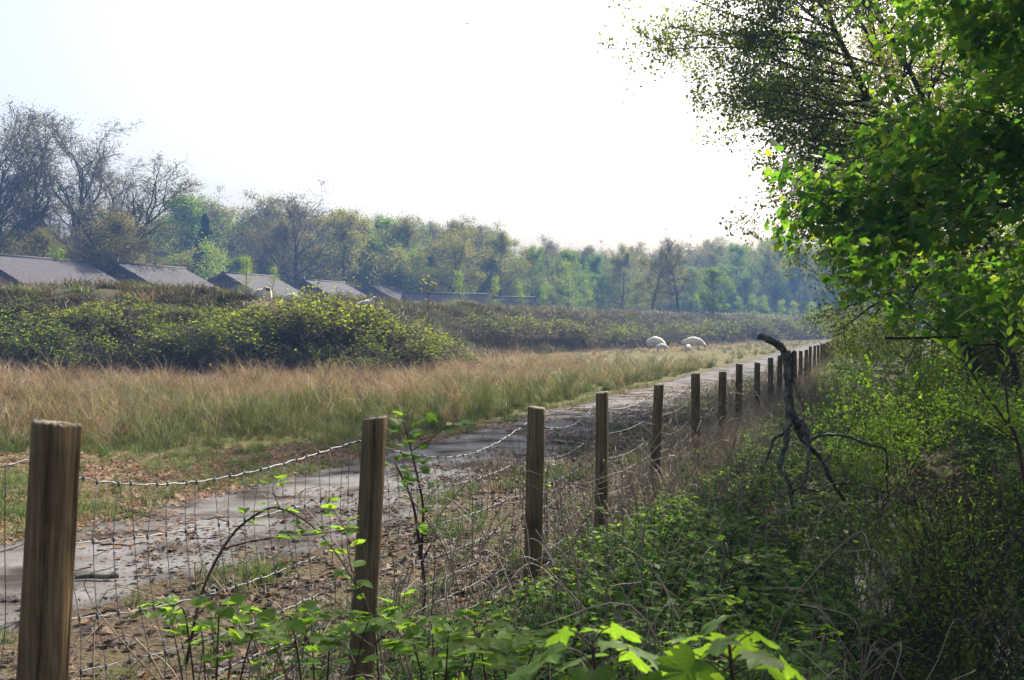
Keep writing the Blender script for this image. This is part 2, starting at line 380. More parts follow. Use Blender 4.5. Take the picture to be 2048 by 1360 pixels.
xs = 700 * np.sinh(6 * np.linspace(-1, 1, 251)) / np.sinh(6)
ys = np.concatenate([np.arange(-10, 60, .3), 60 + 1700 * (np.exp(np.linspace(0, 5, 110)) - 1) / (np.exp(5) - 1)])
GX, GY = np.meshgrid(xs, ys); GZ = hgt(GX, GY)
nx, ny = len(xs), len(ys)
idx = np.arange(nx * ny).reshape(ny, nx)
F = np.stack([idx[:-1, :-1], idx[:-1, 1:], idx[1:, 1:], idx[1:, :-1]], -1).reshape(-1, 4)
gm = mesh('ground', np.stack([GX, GY, GZ], -1).reshape(-1, 3), [F], M['ground'], smooth=True)
gu = uof(GX, GY); gb = bank_d(GX, GY)
zone = np.where(gu < -4.2, .75, .15) * (1 - .7 * sm(0, 3, gb)); zone = np.where(gu > 5, .45, zone)
a = gm.attributes.new('zone', 'FLOAT', 'POINT'); a.data.foreach_set('value', zone.ravel().astype(np.float32))
ground = tag(link('ground', gm), 'brown and green earth of the heath field and ditch banks', 'ground', kind='structure')

def path_off(y): return -.035 * np.maximum(10 - np.asarray(y, float), 0) ** 2
def make_path():
    yy = np.concatenate([np.arange(-1, 40, .16), np.arange(40, 150, 1.0)]); n = len(yy)
    wob = lambda f, p: .05 * np.sin(yy * f + p) + .04 * np.sin(yy * 2.7 * f + 2 * p) + .025 * np.sin(yy * 7.1 * f + p)
    uL = -4.02 + 1.6 * wob(1.1, .3); uR = -1.92 + 2.2 * wob(1.3, 2)
    us = np.array([0, 0, .15, .5, .85, 1, 1]); dz = np.array([-.06, .022, .034, .045, .034, .022, -.06])
    U = uL[:, None] * (1 - us) + uR[:, None] * us
    U[:, 0] -= .02; U[:, -1] += .02
    X = fence_x(yy)[:, None] + U / FD + path_off(yy)[:, None]; Y = np.repeat(yy[:, None], 7, 1)
    Z = hgt(X, Y) * .4 + dz
    i = np.arange(n * 7).reshape(n, 7)
    F = np.stack([i[:-1, :-1], i[:-1, 1:], i[1:, 1:], i[1:, :-1]], -1).reshape(-1, 4)
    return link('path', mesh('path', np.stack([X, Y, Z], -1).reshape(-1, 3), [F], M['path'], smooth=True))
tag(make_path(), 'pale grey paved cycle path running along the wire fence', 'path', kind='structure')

def make_water():
    yy = np.arange(5.5, 95, .5); us = np.array([.5, 2.2, 4.0])
    X = fence_x(yy)[:, None] + us / FD; Y = np.repeat(yy[:, None], 3, 1); Z = np.full_like(X, -.70)
    n = len(yy); i = np.arange(n * 3).reshape(n, 3)
    F = np.stack([i[:-1, :-1], i[:-1, 1:], i[1:, 1:], i[1:, :-1]], -1).reshape(-1, 4)
    return link('ditch_water', mesh('ditch_water', np.stack([X, Y, Z], -1).reshape(-1, 3), [F], M['water']))
tag(make_water(), 'dark still water in the ditch beside the fence', 'water', kind='structure')

# ------------------------------------------------------------------ scattering of uncountable stuff (one object each)
def source(name, me): return bpy.data.objects.new(name, me)          # geometry source only, not placed in the scene
def scatter(name, variants, P, rot, scl, idx, label, cat):
    me = bpy.data.meshes.new(name); me.vertices.add(len(P)); me.vertices.foreach_set('co', np.asarray(P, np.float32).ravel())
    a = me.attributes.new('rot', 'FLOAT_VECTOR', 'POINT'); a.data.foreach_set('vector', np.asarray(rot, np.float32).ravel())
    a = me.attributes.new('scl', 'FLOAT_VECTOR', 'POINT')
    scl = np.asarray(scl, np.float32); scl = np.repeat(scl[:, None], 3, 1) if scl.ndim == 1 else scl
    a.data.foreach_set('vector', scl.ravel())
    a = me.attributes.new('idx', 'INT', 'POINT'); a.data.foreach_set('value', np.asarray(idx, np.int32))
    o = link(name, me)
    ng = bpy.data.node_groups.new(name + '_scatter', 'GeometryNodeTree')
    ng.interface.new_socket('Geometry', in_out='INPUT', socket_type='NodeSocketGeometry')
    ng.interface.new_socket('Geometry', in_out='OUTPUT', socket_type='NodeSocketGeometry')
    n = ng.nodes; l = ng.links; gi = n.new('NodeGroupInput'); go = n.new('NodeGroupOutput'); jn = n.new('GeometryNodeJoinGeometry')
    def attr(nm, ty):
        q = n.new('GeometryNodeInputNamedAttribute'); q.data_type = ty; q.inputs[0].default_value = nm; return q
    ar, as_, ai = attr('rot', 'FLOAT_VECTOR'), attr('scl', 'FLOAT_VECTOR'), attr('idx', 'INT')
    er = n.new('FunctionNodeEulerToRotation'); l.new(ar.outputs[0], er.inputs[0])
    for k, v in enumerate(variants):
        oi = n.new('GeometryNodeObjectInfo'); oi.inputs[0].default_value = v; oi.inputs['As Instance'].default_value = True
        cp = n.new('FunctionNodeCompare'); cp.data_type = 'INT'; cp.operation = 'EQUAL'
        l.new(ai.outputs[0], cp.inputs[2]); cp.inputs[3].default_value = k
        ip = n.new('GeometryNodeInstanceOnPoints')
        l.new(gi.outputs[0], ip.inputs['Points']); l.new(cp.outputs[0], ip.inputs['Selection'])
        l.new(oi.outputs['Geometry'], ip.inputs['Instance']); l.new(er.outputs[0], ip.inputs['Rotation']); l.new(as_.outputs[0], ip.inputs['Scale'])
        l.new(ip.outputs[0], jn.inputs[0])
    l.new(jn.outputs[0], go.inputs[0])
    md = o.modifiers.new('scatter', 'NODES'); md.node_group = ng
    return tag(o, label, cat, kind='stuff')

def yaw(n, tilt=.0): return np.c_[R.normal(0, tilt, n) if tilt else np.zeros(n), R.normal(0, tilt, n) if tilt else np.zeros(n), R.uniform(0, 6.283, n)]

def blades(n, h, spread, width, bend, mat, rng, nseg=3, hvar=.35, kink=.0):
    """a tuft of curved tapering ribbons"""
    ph = rng.uniform(0, 6.283, n); rr = spread * np.sqrt(rng.random(n))
    p = np.c_[np.cos(ph) * rr, np.sin(ph) * rr, np.zeros(n)]
    H = h * (1 + hvar * rng.uniform(-1, 1, n)); az = rng.uniform(0, 6.283, n)
    out = np.c_[np.cos(az), np.sin(az), np.zeros(n)]; side = np.c_[-np.sin(az + .6), np.cos(az + .6), np.zeros(n)]
    bd = bend * rng.uniform(.2, 1.6, n)
    t = np.linspace(0, 1, nseg + 1)
    Vs = []
    for ti in t:
        c = p + out * (H * bd * ti ** 2)[:, None] + np.array([0, 0, 1]) * (H * (ti - .35 * bd * ti ** 3))[:, None]
        if kink: c = c + rng.normal(0, kink, (n, 3)) * ti
        w = width * (1 - .92 * ti ** 1.5) / 2
        Vs += [c - side * w, c + side * w]
    V = np.stack(Vs, 1); k = 2 * (nseg + 1)
    b = (np.arange(n) * k)[:, None]
    F = np.concatenate([np.stack([b[:, 0] + 2 * i, b[:, 0] + 2 * i + 1, b[:, 0] + 2 * i + 3, b[:, 0] + 2 * i + 2], -1) for i in range(nseg)])
    me = mesh('blades', V.reshape(-1, 3), [F], mat)
    al = np.tile(np.repeat(t, 2), n).astype(np.float32)
    a = me.attributes.new('along', 'FLOAT', 'POINT'); a.data.foreach_set('value', al)
    return me

# ------------------------------------------------------------------ tree growth
def grow(seed, H, r0, clear=.3, limbs=14, limb_len=.45, ang=(35, 70), kids=(6, 5, 4), wander=.14, up=.03, lean=(0, 0), droop=0.,
         shape='round', minr=.012, ratio=.5, trunk_wander=.05, az0=None, limb_r=.6):
    rd = random.Random(seed); S = []; L = []
    def g(): return Vector((rd.gauss(0, 1), rd.gauss(0, 1), rd.gauss(0, 1)))
    def rec(p, d, ln, r, lv):
        n = (5, 4, 3, 2)[min(lv, 3)] + (1 if lv == 0 else 0)
        last = lv >= len(kids)
        rp = r
        for i in range(n):
            t = (i + 1) / n
            d = (d + g() * wander * (1 + .3 * lv) + Vector((0, 0, up - droop * (lv + 1) * t))).normalized()
            q = p + d * (ln / n); rn = max(minr * .6, r * (1 - .72 * t))
            S.append((*p, *q, rp, rn)); rp = rn
            if last or lv >= len(kids) - 1: L.append((*q, *d, lv))
            if not last:
                k = kids[lv] / n; k = int(k) + (rd.random() < k - int(k))
                for _ in range(k):
                    a = d.orthogonal().normalized(); a.rotate(__import__('mathutils').Quaternion(d, rd.uniform(0, 6.283)))
                    th = math.radians(rd.uniform(28, 62)); nd = d * math.cos(th) + a * math.sin(th)
                    rec(p.lerp(q, rd.random()), nd.normalized(), ln * ratio * rd.uniform(.7, 1.25) * (1.15 - .5 * t), max(minr, rn * .62), lv + 1)
            p = q
    p = Vector((0, 0, -.15)); d = Vector((lean[0] * .3, lean[1] * .3, 1)).normalized(); n = 12; rp = r0 * 1.35; top = H * (.9 if shape == 'round' else 1)
    spine = [(p.copy(), rp)]
    for i in range(n):
        t = (i + 1) / n
        d = (d + g() * trunk_wander + Vector((lean[0], lean[1], 0)) * .12 + Vector((0, 0, .05))).normalized()
        q = p + d * (top / n); rn = max(minr, r0 * (1 - .88 * t)); S.append((*p, *q, rp, rn)); rp = rn; p = q; spine.append((p.copy(), rn))
    for i in range(limbs):
        t = clear + (1 - clear) * (i + rd.random()) / limbs
        k = min(n - 1, int(t * n)); f = t * n - k
        q = spine[k][0].lerp(spine[min(n, k + 1)][0], f); r = spine[k][1]
        az = (i * 2.4 + rd.uniform(-.5, .5)) if az0 is None else az0 + rd.uniform(-1.5, 1.5)
        v = (t - clear) / (1 - clear)
        th = math.radians(ang[1] + (ang[0] - ang[1]) * v + rd.uniform(-8, 8))
        dd = Vector((math.sin(th) * math.cos(az), math.sin(th) * math.sin(az), math.cos(th)))
        sh = {'round': (math.sin(math.pi * (.2 + .72 * v)) ** .8), 'cone': 1.05 - v, 'skirt': 1.0 - .25 * v, 'vase': .55 + .45 * math.sin(math.pi * (.1 + .8 * v))}[shape]
        rec(q, dd, H * limb_len * sh * rd.uniform(.75, 1.2), max(minr * 1.5, r * limb_r), 0)
    return np.array(S), np.array(L)

def foliage(L, n, size, tpl, rng, droop=.3, jit=.25, flat=.6, hang=0.):
    k = rng.integers(0, len(L), n); P = L[k, :3] + rng.normal(0, jit, (n, 3))
    ax = L[k, 3:6] * .6 + rng.normal(0, .7, (n, 3)) + np.array([0, 0, -droop])
    if hang: ax = ax * (1 - hang) + np.array([0, 0, -1.5]) * hang
    nm = np.array([0, 0, 1.]) * flat + rng.normal(0, .6, (n, 3))
    return place(tpl, P, ax, nm, size * rng.uniform(.65, 1.3, n))

def tree_meshes(name, L, S, nleaf, size, tpl, bark, leafmat, rng, **kw):
    tm = frusta(S).mesh(name + '_trunk', bark, smooth=True)
    V, Fs = foliage(L, nleaf, size, tpl, rng, **kw)
    return tm, mesh(name + '_crown', V, Fs, leafmat)

def make_tree(name, tm, cm, loc, rz=0, s=1, extra=None):
    t = empty(name, loc, rz, s); link('trunk', tm, t); link('crown', cm, t)
    return t

# ------------------------------------------------------------------ barracks-like houses behind the bank
M['roof'] = noise_mat('roof_tiles', [(.036, .03, .036, .3), (.058, .05, .058, .55), (.085, .075, .083, .8)], 5, (1, 1, 1), bump=.3, dist=.02, rough=.8)
def brick_material():
    m, nt, n, l, p, out = nodes('house_brick')
    tc = n.new('ShaderNodeTexCoord'); mp = n.new('ShaderNodeMapping'); mp.inputs['Rotation'].default_value = (math.radians(90), 0, 0)
    b = n.new('ShaderNodeTexBrick'); b.inputs['Scale'].default_value = 4.5
    b.inputs['Color1'].default_value = (.22, .10, .06, 1); b.inputs['Color2'].default_value = (.28, .14, .085, 1); b.inputs['Mortar'].default_value = (.24, .2, .17, 1)
    l.new(tc.outputs['Object'], mp.inputs[0]); l.new(mp.outputs[0], b.inputs[0]); l.new(b.outputs[0], p.inputs['Base Color'])
    p.inputs['Roughness'].default_value = .9
    return m
M['brick'] = brick_material()
M['trim'] = noise_mat('dark_trim', [(.05, .035, .03, .3), (.09, .065, .055, .7)], 8, bump=.1)
M['frame'] = noise_mat('window_frame', [(.30, .29, .28, .3), (.4, .39, .38, .7)], 8, bump=.1)
M['pane'] = noise_mat('window_pane', [(.03, .035, .04, .3), (.05, .055, .06, .7)], 3, bump=.02, rough=.1, spec=.6)
M['pipe'] = noise_mat('vent_pipe', [(.20, .20, .20, .3), (.3, .3, .3, .7)], 8, bump=.1)

def roof_sheet(w, drop, L, over):
    """one slope from the ridge (x=0) to the eave (x=w): stepped tile courses with a rolled profile"""
    nc = max(6, int(abs(w) * 1.1 / .34)); nr = int(L / .28); V = []; F = []
    t = np.linspace(0, 1, nc + 1); yy = np.linspace(-over, L + over, nr * 2 + 1)
    wav = .025 * np.cos(np.arange(len(yy)) * np.pi)
    rows = []
    for i in range(nc):
        rows.append((t[i], .0)); rows.append((t[i + 1], .035))
    P = []
    for tt, up in rows:
        P.append(np.c_[np.full(len(yy), w * tt), yy, -drop * tt + up + wav])
    P = np.array(P); m, k = P.shape[:2]
    i = np.arange(m * k).reshape(m, k)
    F = np.stack([i[:-1, :-1], i[:-1, 1:], i[1:, 1:], i[1:, :-1]], -1).reshape(-1, 4)
    Q = P.copy(); Q[..., 2] -= .16; V = np.concatenate([P.reshape(-1, 3), Q.reshape(-1, 3)])
    o = m * k; edge = np.concatenate([i[0], i[1:, -1], i[-1, -2::-1], i[-2:0:-1, 0]])
    e2 = np.roll(edge, -1)
    return V, [F, F[:, ::-1] + o, np.stack([edge, e2, e2 + o, edge + o], -1)]

def house(apex_px, apex_py, d, axis, L, wl, wr, label, pipe=True):
    ax = at(apex_px, apex_py, d); gz = float(hgt(ax[0], ax[1])) - .1; H = ax[2] - gz
    rz = math.atan2(axis[1], axis[0]) - math.pi / 2                     # local +y runs along the ridge
    t = empty('barrack_house', (ax[0], ax[1], gz), rz); tag(t, label, 'house', 'barrack houses in a row behind the heath bank')
    dl, dr = wl * .42, wr * .50
    mb = MB()                                                           # walls: closed prism
    xs_ = [-wl + .35, -wl + .35, 0, wr - .35, wr - .35]; zs = [0, H - dl + .35 * .42 - .2, H - .2, H - dr + .35 * .5 - .2, 0]
    V = [(x, y, z) for y in (.3, L - .3) for x, z in zip(xs_, zs)]
    mb.add(V, [np.array([[4, 3, 2, 1, 0], [5, 6, 7, 8, 9]]), np.array([[0, 1, 6, 5], [3, 4, 9, 8], [1, 2, 7, 6], [2, 3, 8, 7]])])
    mb.build('wall', M['brick'], t)
    rf = MB()
    for w, dr_ in ((-wl, dl), (wr, dr)):
        V, Fs = roof_sheet(w, dr_, L, .25); rf.add(V + np.array([0, 0, H]), Fs)
    roof = rf.build('roof', M['roof'], t)
    mb = MB(); mb.add(*tube([(0, -.3, H + .03), (0, L + .3, H + .03)], .11, 8)); mb.build('ridge_cap', M['roof'], roof)
    for w, dr_ in ((-wl, dl), (wr, dr)):
        mb = MB(); V, Fs = box((0, 0, 0), (1, .06, .26)); n = math.hypot(w, dr_)
        V = V * np.array([n, 1, 1]); a = math.atan2(-dr_, abs(w)); s = 1 if w > 0 else -1
        V = np.c_[(V[:, 0] * math.cos(a) - V[:, 2] * math.sin(a)) * s, V[:, 1], V[:, 0] * math.sin(a) + V[:, 2] * math.cos(a)]
        mb.add(V + np.array([w / 2, -.29, H - dr_ / 2 - .2]), Fs); mb.build('barge_board', M['trim'], t)
    win = MB().add(*box((.25, .28, H - 1.35), (1.1, .06, .95))).build('window', M['frame'], t)
    for k in (-1, 1):
        MB().add(*box((.25 + k * .25, .24, H - 1.35), (.42, .03, .76))).build('pane', M['pane'], win)
    if pipe:
        MB().add(*tube([(-.15, .15, H - 2.0), (-.15, .15, H + .5)], .05, 6)).build('vent_pipe', M['pipe'], t)
    return t
A1 = (.34, .94)
house(-46, 508, 77, A1, 10.5, 5.5, 6.2, 'barrack house at the tall bare trees, widest tiled roof of the row')
house(237, 527, 88, A1, 8.2, 4.6, 5.4, 'barrack house with brick gable and grey tiled roof beside the widest one')
house(449, 546, 104, A1, 8.2, 4.6, 5.4, 'barrack house half hidden by two pale green birch saplings')
house(610, 560, 119, A1, 8.2, 4.6, 5.4, 'barrack house behind the peak of the bramble thicket')
house(740, 570, 133, A1, 8.2, 4.6, 5.4, 'barrack house behind the sheep standing on the bramble crest')
house(812, 587, 124, (.93, .36), 9.0, 3.5, 4.2, 'low long barrack roof joined to the far end of the row', False)
house(935, 594, 130, (.95, .32), 7.8, 3.5, 4.2, 'lowest barrack roof at the far end of the row', False)

# ------------------------------------------------------------------ far wood
SKY_PX = [-80, 120, 200, 250, 310, 345, 470, 600, 660, 720, 840, 940, 1000, 1100, 1200, 1330, 1400, 1480, 1600, 1760, 1900, 2100]
SKY_Y = [200, 215, 300, 380, 405, 400, 395, 385, 405, 428, 440, 442, 472, 495, 506, 500, 492, 490, 492, 500, 500, 500]
DEP_PX = [-80, 400, 900, 1200, 1500, 1800, 2100]; DEP = [105, 138, 160, 178, 210, 240, 240]
FT = {}
def far_kind(name, seed, nleaf, size, mat, tpl=LEAF_FAR, H=16., jit=.35, droop_=.2, **kw):
    S, L = grow(seed, H, kw.pop('r0', .26), minr=kw.pop('minr', .018), **kw)
    FT[name] = tree_meshes(name, L, S, nleaf, size, tpl, M['far_bark'], mat, np.random.default_rng(seed), jit=jit, droop=droop_) + (max(S[:, 5].max(), 1),)
far_kind('tall_bare', 11, 9000, .11, M['far_bud'], limbs=16, limb_len=.42, ang=(22, 55), clear=.22, kids=(8, 7, 4), wander=.17, up=.06, r0=.48, shape='vase', minr=.018)
far_kind('tall_bare2', 12, 6500, .12, M['far_bud'], limbs=15, limb_len=.44, ang=(20, 62), clear=.18, kids=(7, 6, 4), wander=.18, up=.05, r0=.48, lean=(.35, 0), shape='vase', minr=.02)
far_kind('bare_oak', 13, 5000, .14, M['far_bud'], limbs=14, limb_len=.40, ang=(25, 75), clear=.25, kids=(6, 6, 4), wander=.24, up=.04, r0=.32)
far_kind('olive', 14, 19000, .165, M['far_olive'], limbs=16, limb_len=.38, ang=(25, 78), clear=.16, kids=(6, 5, 4), wander=.17)
far_kind('olive2', 15, 17000, .165, M['far_olive'], limbs=15, limb_len=.42, ang=(30, 80), clear=.2, kids=(6, 5, 4), wander=.2, lean=(-.2, 0))
far_kind('green', 16, 21000, .17, M['far_green'], limbs=17, limb_len=.34, ang=(25, 75), clear=.12, kids=(6, 5, 4), wander=.16)
far_kind('brown', 17, 15000, .15, M['far_brown'], limbs=16, limb_len=.40, ang=(25, 75), clear=.2, kids=(6, 5, 4), wander=.19)
far_kind('birch', 18, 2600, .17, M['birch'], limbs=18, limb_len=.20, ang=(30, 60), clear=.12, kids=(5, 4), wander=.2, r0=.12, shape='cone', minr=.012, jit=.5)
far_kind('spruce', 19, 9000, .26, M['spruce'], limbs=44, limb_len=.24, ang=(70, 95), clear=.08, kids=(7, 4), wander=.06, up=.0, shape='cone', r0=.2, jit=.18, droop_=.5)

FLABEL = {
 'tall_bare': ('tall tree bare of leaves with many rising limbs, towering over the widest barrack roof', 'tall bare trees beside the houses'),
 'tall_bare2': ('tall bare tree leaning over the houses with one low sweeping limb', 'tall bare trees leaning over the houses'),
 'bare_oak': ('bare twisted oak rising above the leafy wood edge', 'bare oaks in the wood edge'),
 'olive': ('rounded olive-green tree in early leaf at the wood edge', 'olive trees of the wood edge'),
 'olive2': ('olive-green tree with lopsided wide crown at the wood edge', 'lopsided olive trees of the wood edge'),
 'green': ('fresh green leafy tree standing in the wood edge', 'green trees of the wood edge'),
 'brown': ('tree with brownish opening buds standing in the wood edge', 'brown budding trees of the wood edge'),
 'birch': ('slim pale green young birch at the foot of the wood edge', 'young birches before the wood'),
 'spruce': ('dark conical spruce standing among the budding trees', None)}
def far_tree(px, ytop, d, kind, wide=1.0, label=None, rz=None, name=None, grp=True, z0=None):
    tm, cm, h0 = FT[kind]; p = at(px, ytop, d); gz = float(hgt(p[0], p[1])) if z0 is None else z0
    s = (p[2] - gz) / h0
    t = make_tree(name or {'birch': 'birch_tree', 'spruce': 'spruce_tree', 'bare_oak': 'oak_tree'}.get(kind, 'woodland_tree'), tm, cm, (p[0], p[1], gz),
                  R.uniform(0, 6.28) if rz is None else rz, (s * wide, s * wide, s))
    lb, gp = FLABEL[kind]
    return tag(t, label or lb, 'tree', gp if grp and not label else None)
for a in [(-30, 225, 98, 'tall_bare', 1.15), (62, 205, 96, 'tall_bare', 1.0), (135, 222, 100, 'tall_bare', 1.1), (20, 215, 106, 'tall_bare', 1.2)]: far_tree(*a)
far_tree(185, 300, 93, 'tall_bare2', 1.5, rz=0)
far_tree(215, 420, 90, 'brown', 1.5); far_tree(262, 420, 92, 'brown', 1.5); far_tree(120, 455, 90, 'brown', 1.5); far_tree(20, 460, 92, 'brown', 1.5)
far_tree(205, 300, 104, 'tall_bare', 1.1)
for a in [(365, 388, 140, 'green', 1.1), (395, 430, 124, 'spruce', .9), (470, 382, 146, 'bare_oak', 1.2), (520, 388, 150, 'brown', 1.2), (590, 365, 132, 'bare_oak', 1.15),
          (690, 420, 138, 'olive', 1.2), (770, 432, 152, 'green', 1.0), (840, 433, 148, 'brown', 1.3), (935, 433, 152, 'brown', 1.3), (900, 452, 140, 'olive2', 1.2), (1000, 468, 152, 'olive', 1.1),
          (1065, 492, 158, 'green', .9), (1112, 480, 168, 'bare_oak', .9), (1135, 500, 150, 'green', .9), (1195, 508, 180, 'green', .9), (1245, 506, 172, 'olive', 1.2),
          (1470, 486, 200, 'green', .9), (1510, 484, 205, 'olive2', .9), (1555, 490, 210, 'green', .9), (1600, 492, 214, 'olive', .9), (1650, 496, 220, 'green', 1), (1710, 500, 222, 'olive', 1)]: far_tree(*a)
far_tree(1303, 492, 142, 'olive2', 1.25, label='wide olive tree standing in haze beside the bare-topped oak', rz=2.2)
far_tree(1358, 457, 138, 'bare_oak', .95, label='bare-topped oak with dark straight trunk standing out of the haze', rz=1.0)
far_tree(1425, 535, 139, 'green', 1.25, label='low pale green tree at the foot of the bare-topped oak', rz=4)
rr = random.Random(3)
for px in range(-50, 1840, 43):                                          # lower storey in front of the wood
    pxx = px + rr.uniform(-14, 14); yt = np.interp(pxx, SKY_PX, SKY_Y); d = np.interp(pxx, DEP_PX, DEP) - rr.uniform(4, 14)
    if pxx < 330: yt = max(yt, 440)
    far_tree(pxx, yt + (650 - yt) * rr.uniform(.18, .5), d, rr.choice(['olive', 'green', 'olive2', 'brown', 'green', 'olive']), rr.uniform(1.1, 1.5))
# deep mass of the wood behind the first rows
n = 420; pxr = R.uniform(-120, 2200, n); dr = np.interp(pxr, DEP_PX, DEP) + R.uniform(8, 70, n); yt = np.interp(pxr, SKY_PX, SKY_Y); yt = np.where(pxr < 330, np.maximum(yt, 440), yt)
hh = (HOR - yt) / FPX * np.interp(pxr, DEP_PX, DEP) * R.uniform(.8, 1.03, n) + 1.6
P = np.c_[(pxr - CX) / FPX * dr, dr, np.zeros(n)]; P[:, 2] = hgt(P[:, 0], P[:, 1])
srcs = []
for k in ('olive', 'olive2', 'green', 'brown', 'bare_oak'): srcs += [source('wood_trunk', FT[k][0]), source('wood_crown', FT[k][1])]
ki = R.integers(0, 5, n); ro = yaw(n); sw = np.c_[hh / 16 * 1.15, hh / 16 * 1.15, hh / 16]
scatter('distant_wood', srcs, np.r_[P, P], np.r_[ro, ro], np.r_[sw, sw], np.r_[2 * ki, 2 * ki + 1], 'hazy mass of budding wood closing the heath behind the houses', 'wood')

# young birches on and beyond the bank
for px, yt, d, w, lb in [(492, 512, 76, 1.7, 'taller of two bright birch saplings before a barrack roof'), (546, 532, 77, 1.6, 'shorter of two bright birch saplings before a barrack roof')]:
    far_tree(px, yt, d, 'birch', w, label=lb)
for px, yt, d, w in [(918, 540, 98, 1.5), (990, 552, 102, 1.5), (1042, 568, 112, 1.4), (1088, 576, 114, 1.6), (1135, 520, 140, 1.4), (1478, 592, 150, 2.0), (1506, 588, 152, 1.8), (1530, 590, 156, 1.6),
                     (1562, 600, 160, 1.8), (1590, 602, 165, 1.9), (1620, 604, 170, 2.0), (1655, 610, 175, 2.0), (420, 480, 118, 1.4), (440, 500, 112, 1.4), (110, 495, 84, 1.6), (1180, 580, 140, 1.6), (1260, 590, 140, 1.7), (1395, 590, 135, 1.6)]:
    far_tree(px, yt, d, 'birch', w)

# ------------------------------------------------------------------ bramble thickets on the bank
def bramble_variant(seed, rx, ry, rz, canes, leaves_per, size, dead):
    rng = np.random.default_rng(seed); S = []; LP = []
    for i in range(canes):
        a = rng.uniform(0, 6.283); r = math.sqrt(rng.random()) * .75
        p0 = np.array([math.cos(a) * r * rx, math.sin(a) * r * ry, -.3])
        a2 = a + rng.normal(0, .8); k = rng.uniform(.55, 1.05)
        top = np.array([p0[0] + math.cos(a2) * rx * .25, p0[1] + math.sin(a2) * ry * .25, 0])
        e = min(1, (top[0] / rx) ** 2 + (top[1] / ry) ** 2); top[2] = rz * math.sqrt(max(.06, 1 - e)) * k * rng.uniform(.85, 1.15)
        end = top + np.array([math.cos(a2) * rx * .3, math.sin(a2) * ry * .3, -top[2] * rng.uniform(.1, .6)])
        q = smooth_line([p0, p0 * .4 + top * .6 + np.array([0, 0, top[2] * .15]), top, end], 3) + rng.normal(0, .04, (10, 3))
        for j in range(9): S.append((*q[j], *q[j + 1], .012 * (1 - j * .07), .012 * (1 - (j + 1) * .07)))
        m = leaves_per; t = 9 * (rng.random(m) ** .6); j = np.minimum(t.astype(int), 8); f = (t - j)[:, None]
        pp = q[j] * (1 - f) + q[j + 1] * f + rng.normal(0, .09, (m, 3)); LP.append(np.c_[pp, q[j + 1] - q[j]])
        if rng.random() < .5:                                            # short side shoots
            j = rng.integers(3, 9); b = q[j]; d = rng.normal(0, 1, 3) * np.array([1, 1, .6]) + np.array([0, 0, .3]); d /= np.linalg.norm(d)
            S.append((*b, *(b + d * .5), .008, .003)); LP.append(np.c_[b + d * rng.uniform(.1, .55, (5, 1)), np.repeat(d[None], 5, 0)])
    L = np.concatenate(LP); ph = rng.uniform(0, 6, 3)
    cl = np.sin(L[:, 0] * 2.3 + ph[0]) * np.sin(L[:, 1] * 2.6 + ph[1]) + .8 * np.sin(L[:, 2] * 3.4 + L[:, 0] * 1.4 + ph[2]) + .5 * np.sin(L[:, 0] * 5.1 + L[:, 2] * 4)
    L = L[cl + rng.normal(0, .35, len(L)) > -.25]; n = len(L)
    isdead = (rng.random(n) < dead * np.clip(1.5 - L[:, 2] / rz, .1, 1.5)) | (L[:, 2] < rz * rng.uniform(.05, .6, n))  # dead leaves low down, their dark colour also deepening shade under the tops
    up = np.array([0, 0, 1.])
    def grp(sel):
        l = L[sel]; m = len(l); Ps, As, Ns = [], [], []
        az = rng.uniform(0, 6.283, m); o = np.c_[np.cos(az), np.sin(az), rng.normal(.1, .35, m)]
        nm = up * .8 + rng.normal(0, .45, (m, 3))
        for da in (-1.0, 0, 1.0):                                        # three leaflets
            c, s = math.cos(da), math.sin(da)
            As.append(np.c_[o[:, 0] * c - o[:, 1] * s, o[:, 0] * s + o[:, 1] * c, o[:, 2]]); Ps.append(l[:, :3]); Ns.append(nm)
        P = np.concatenate(Ps)
        return place(LEAF_FAR, P, np.concatenate(As), np.concatenate(Ns), size * rng.uniform(.7, 1.3, len(P)))
    mb = MB(); mb.add(*grp(~isdead), 0); mb.add(*grp(isdead), 1)
    return frusta(S).mesh('canes', M['cane']), mb.mesh('leaves', [M['bramble'], M['bramble_dead']])
BR = [bramble_variant(31, 2.3, 1.9, 2.0, 400, 30, .062, .3), bramble_variant(32, 2.1, 1.8, 1.8, 340, 22, .06, .5), bramble_variant(33, 3.2, 2.2, 1.7, 360, 13, .07, .6)]
def bramble(px, py_foot, d, v, s, label, sz=1.0, rz=None, grp=None):
    x = (px - CX) / FPX * d; z = float(hgt(x, d)) - .15
    t = empty('bramble_bush', (x, d, z), R.uniform(0, 6.28) if rz is None else rz, (s, s, s * sz)); link('canes', BR[v][0], t); link('leaves', BR[v][1], t)
    return tag(t, label, 'bush', grp)
G1 = 'leafy bramble bushes covering the near face of the bank'
for px, d, v, s, sz, rz, lb in [
    (40, 37.6, 0, 1.0, .95, 0, 'leafy bramble bush at the bank foot below the widest barrack roof'), (230, 39.6, 0, .95, .75, 3, 'bramble bush high on the bank below the brick gable with the window'),
    (330, 37.8, 1, .9, 1, 1, 'twiggy bramble bush at the bank foot between two leafier ones'), (470, 38.0, 0, 1.05, .95, 0.2, 'leafy bramble bush at the bank foot below the two birch saplings'),
    (560, 39.6, 0, 1.0, .85, 2.8, 'bramble bush on the bank leaning against the tallest bramble'), (-80, 39, 1, 1, .8, 0, 'twiggy bramble bush cut by the picture edge below the tall bare trees'),
    (140, 37.6, 1, .8, 1, 3, 'small twiggy bramble bush at the bank foot beside the meadow straw'), (410, 40.5, 1, .8, .6, .3, 'flat twiggy bramble near the bank top before the lying sheep')]:
    bramble(px, 0, d, v, s, lb, sz, rz, G1)
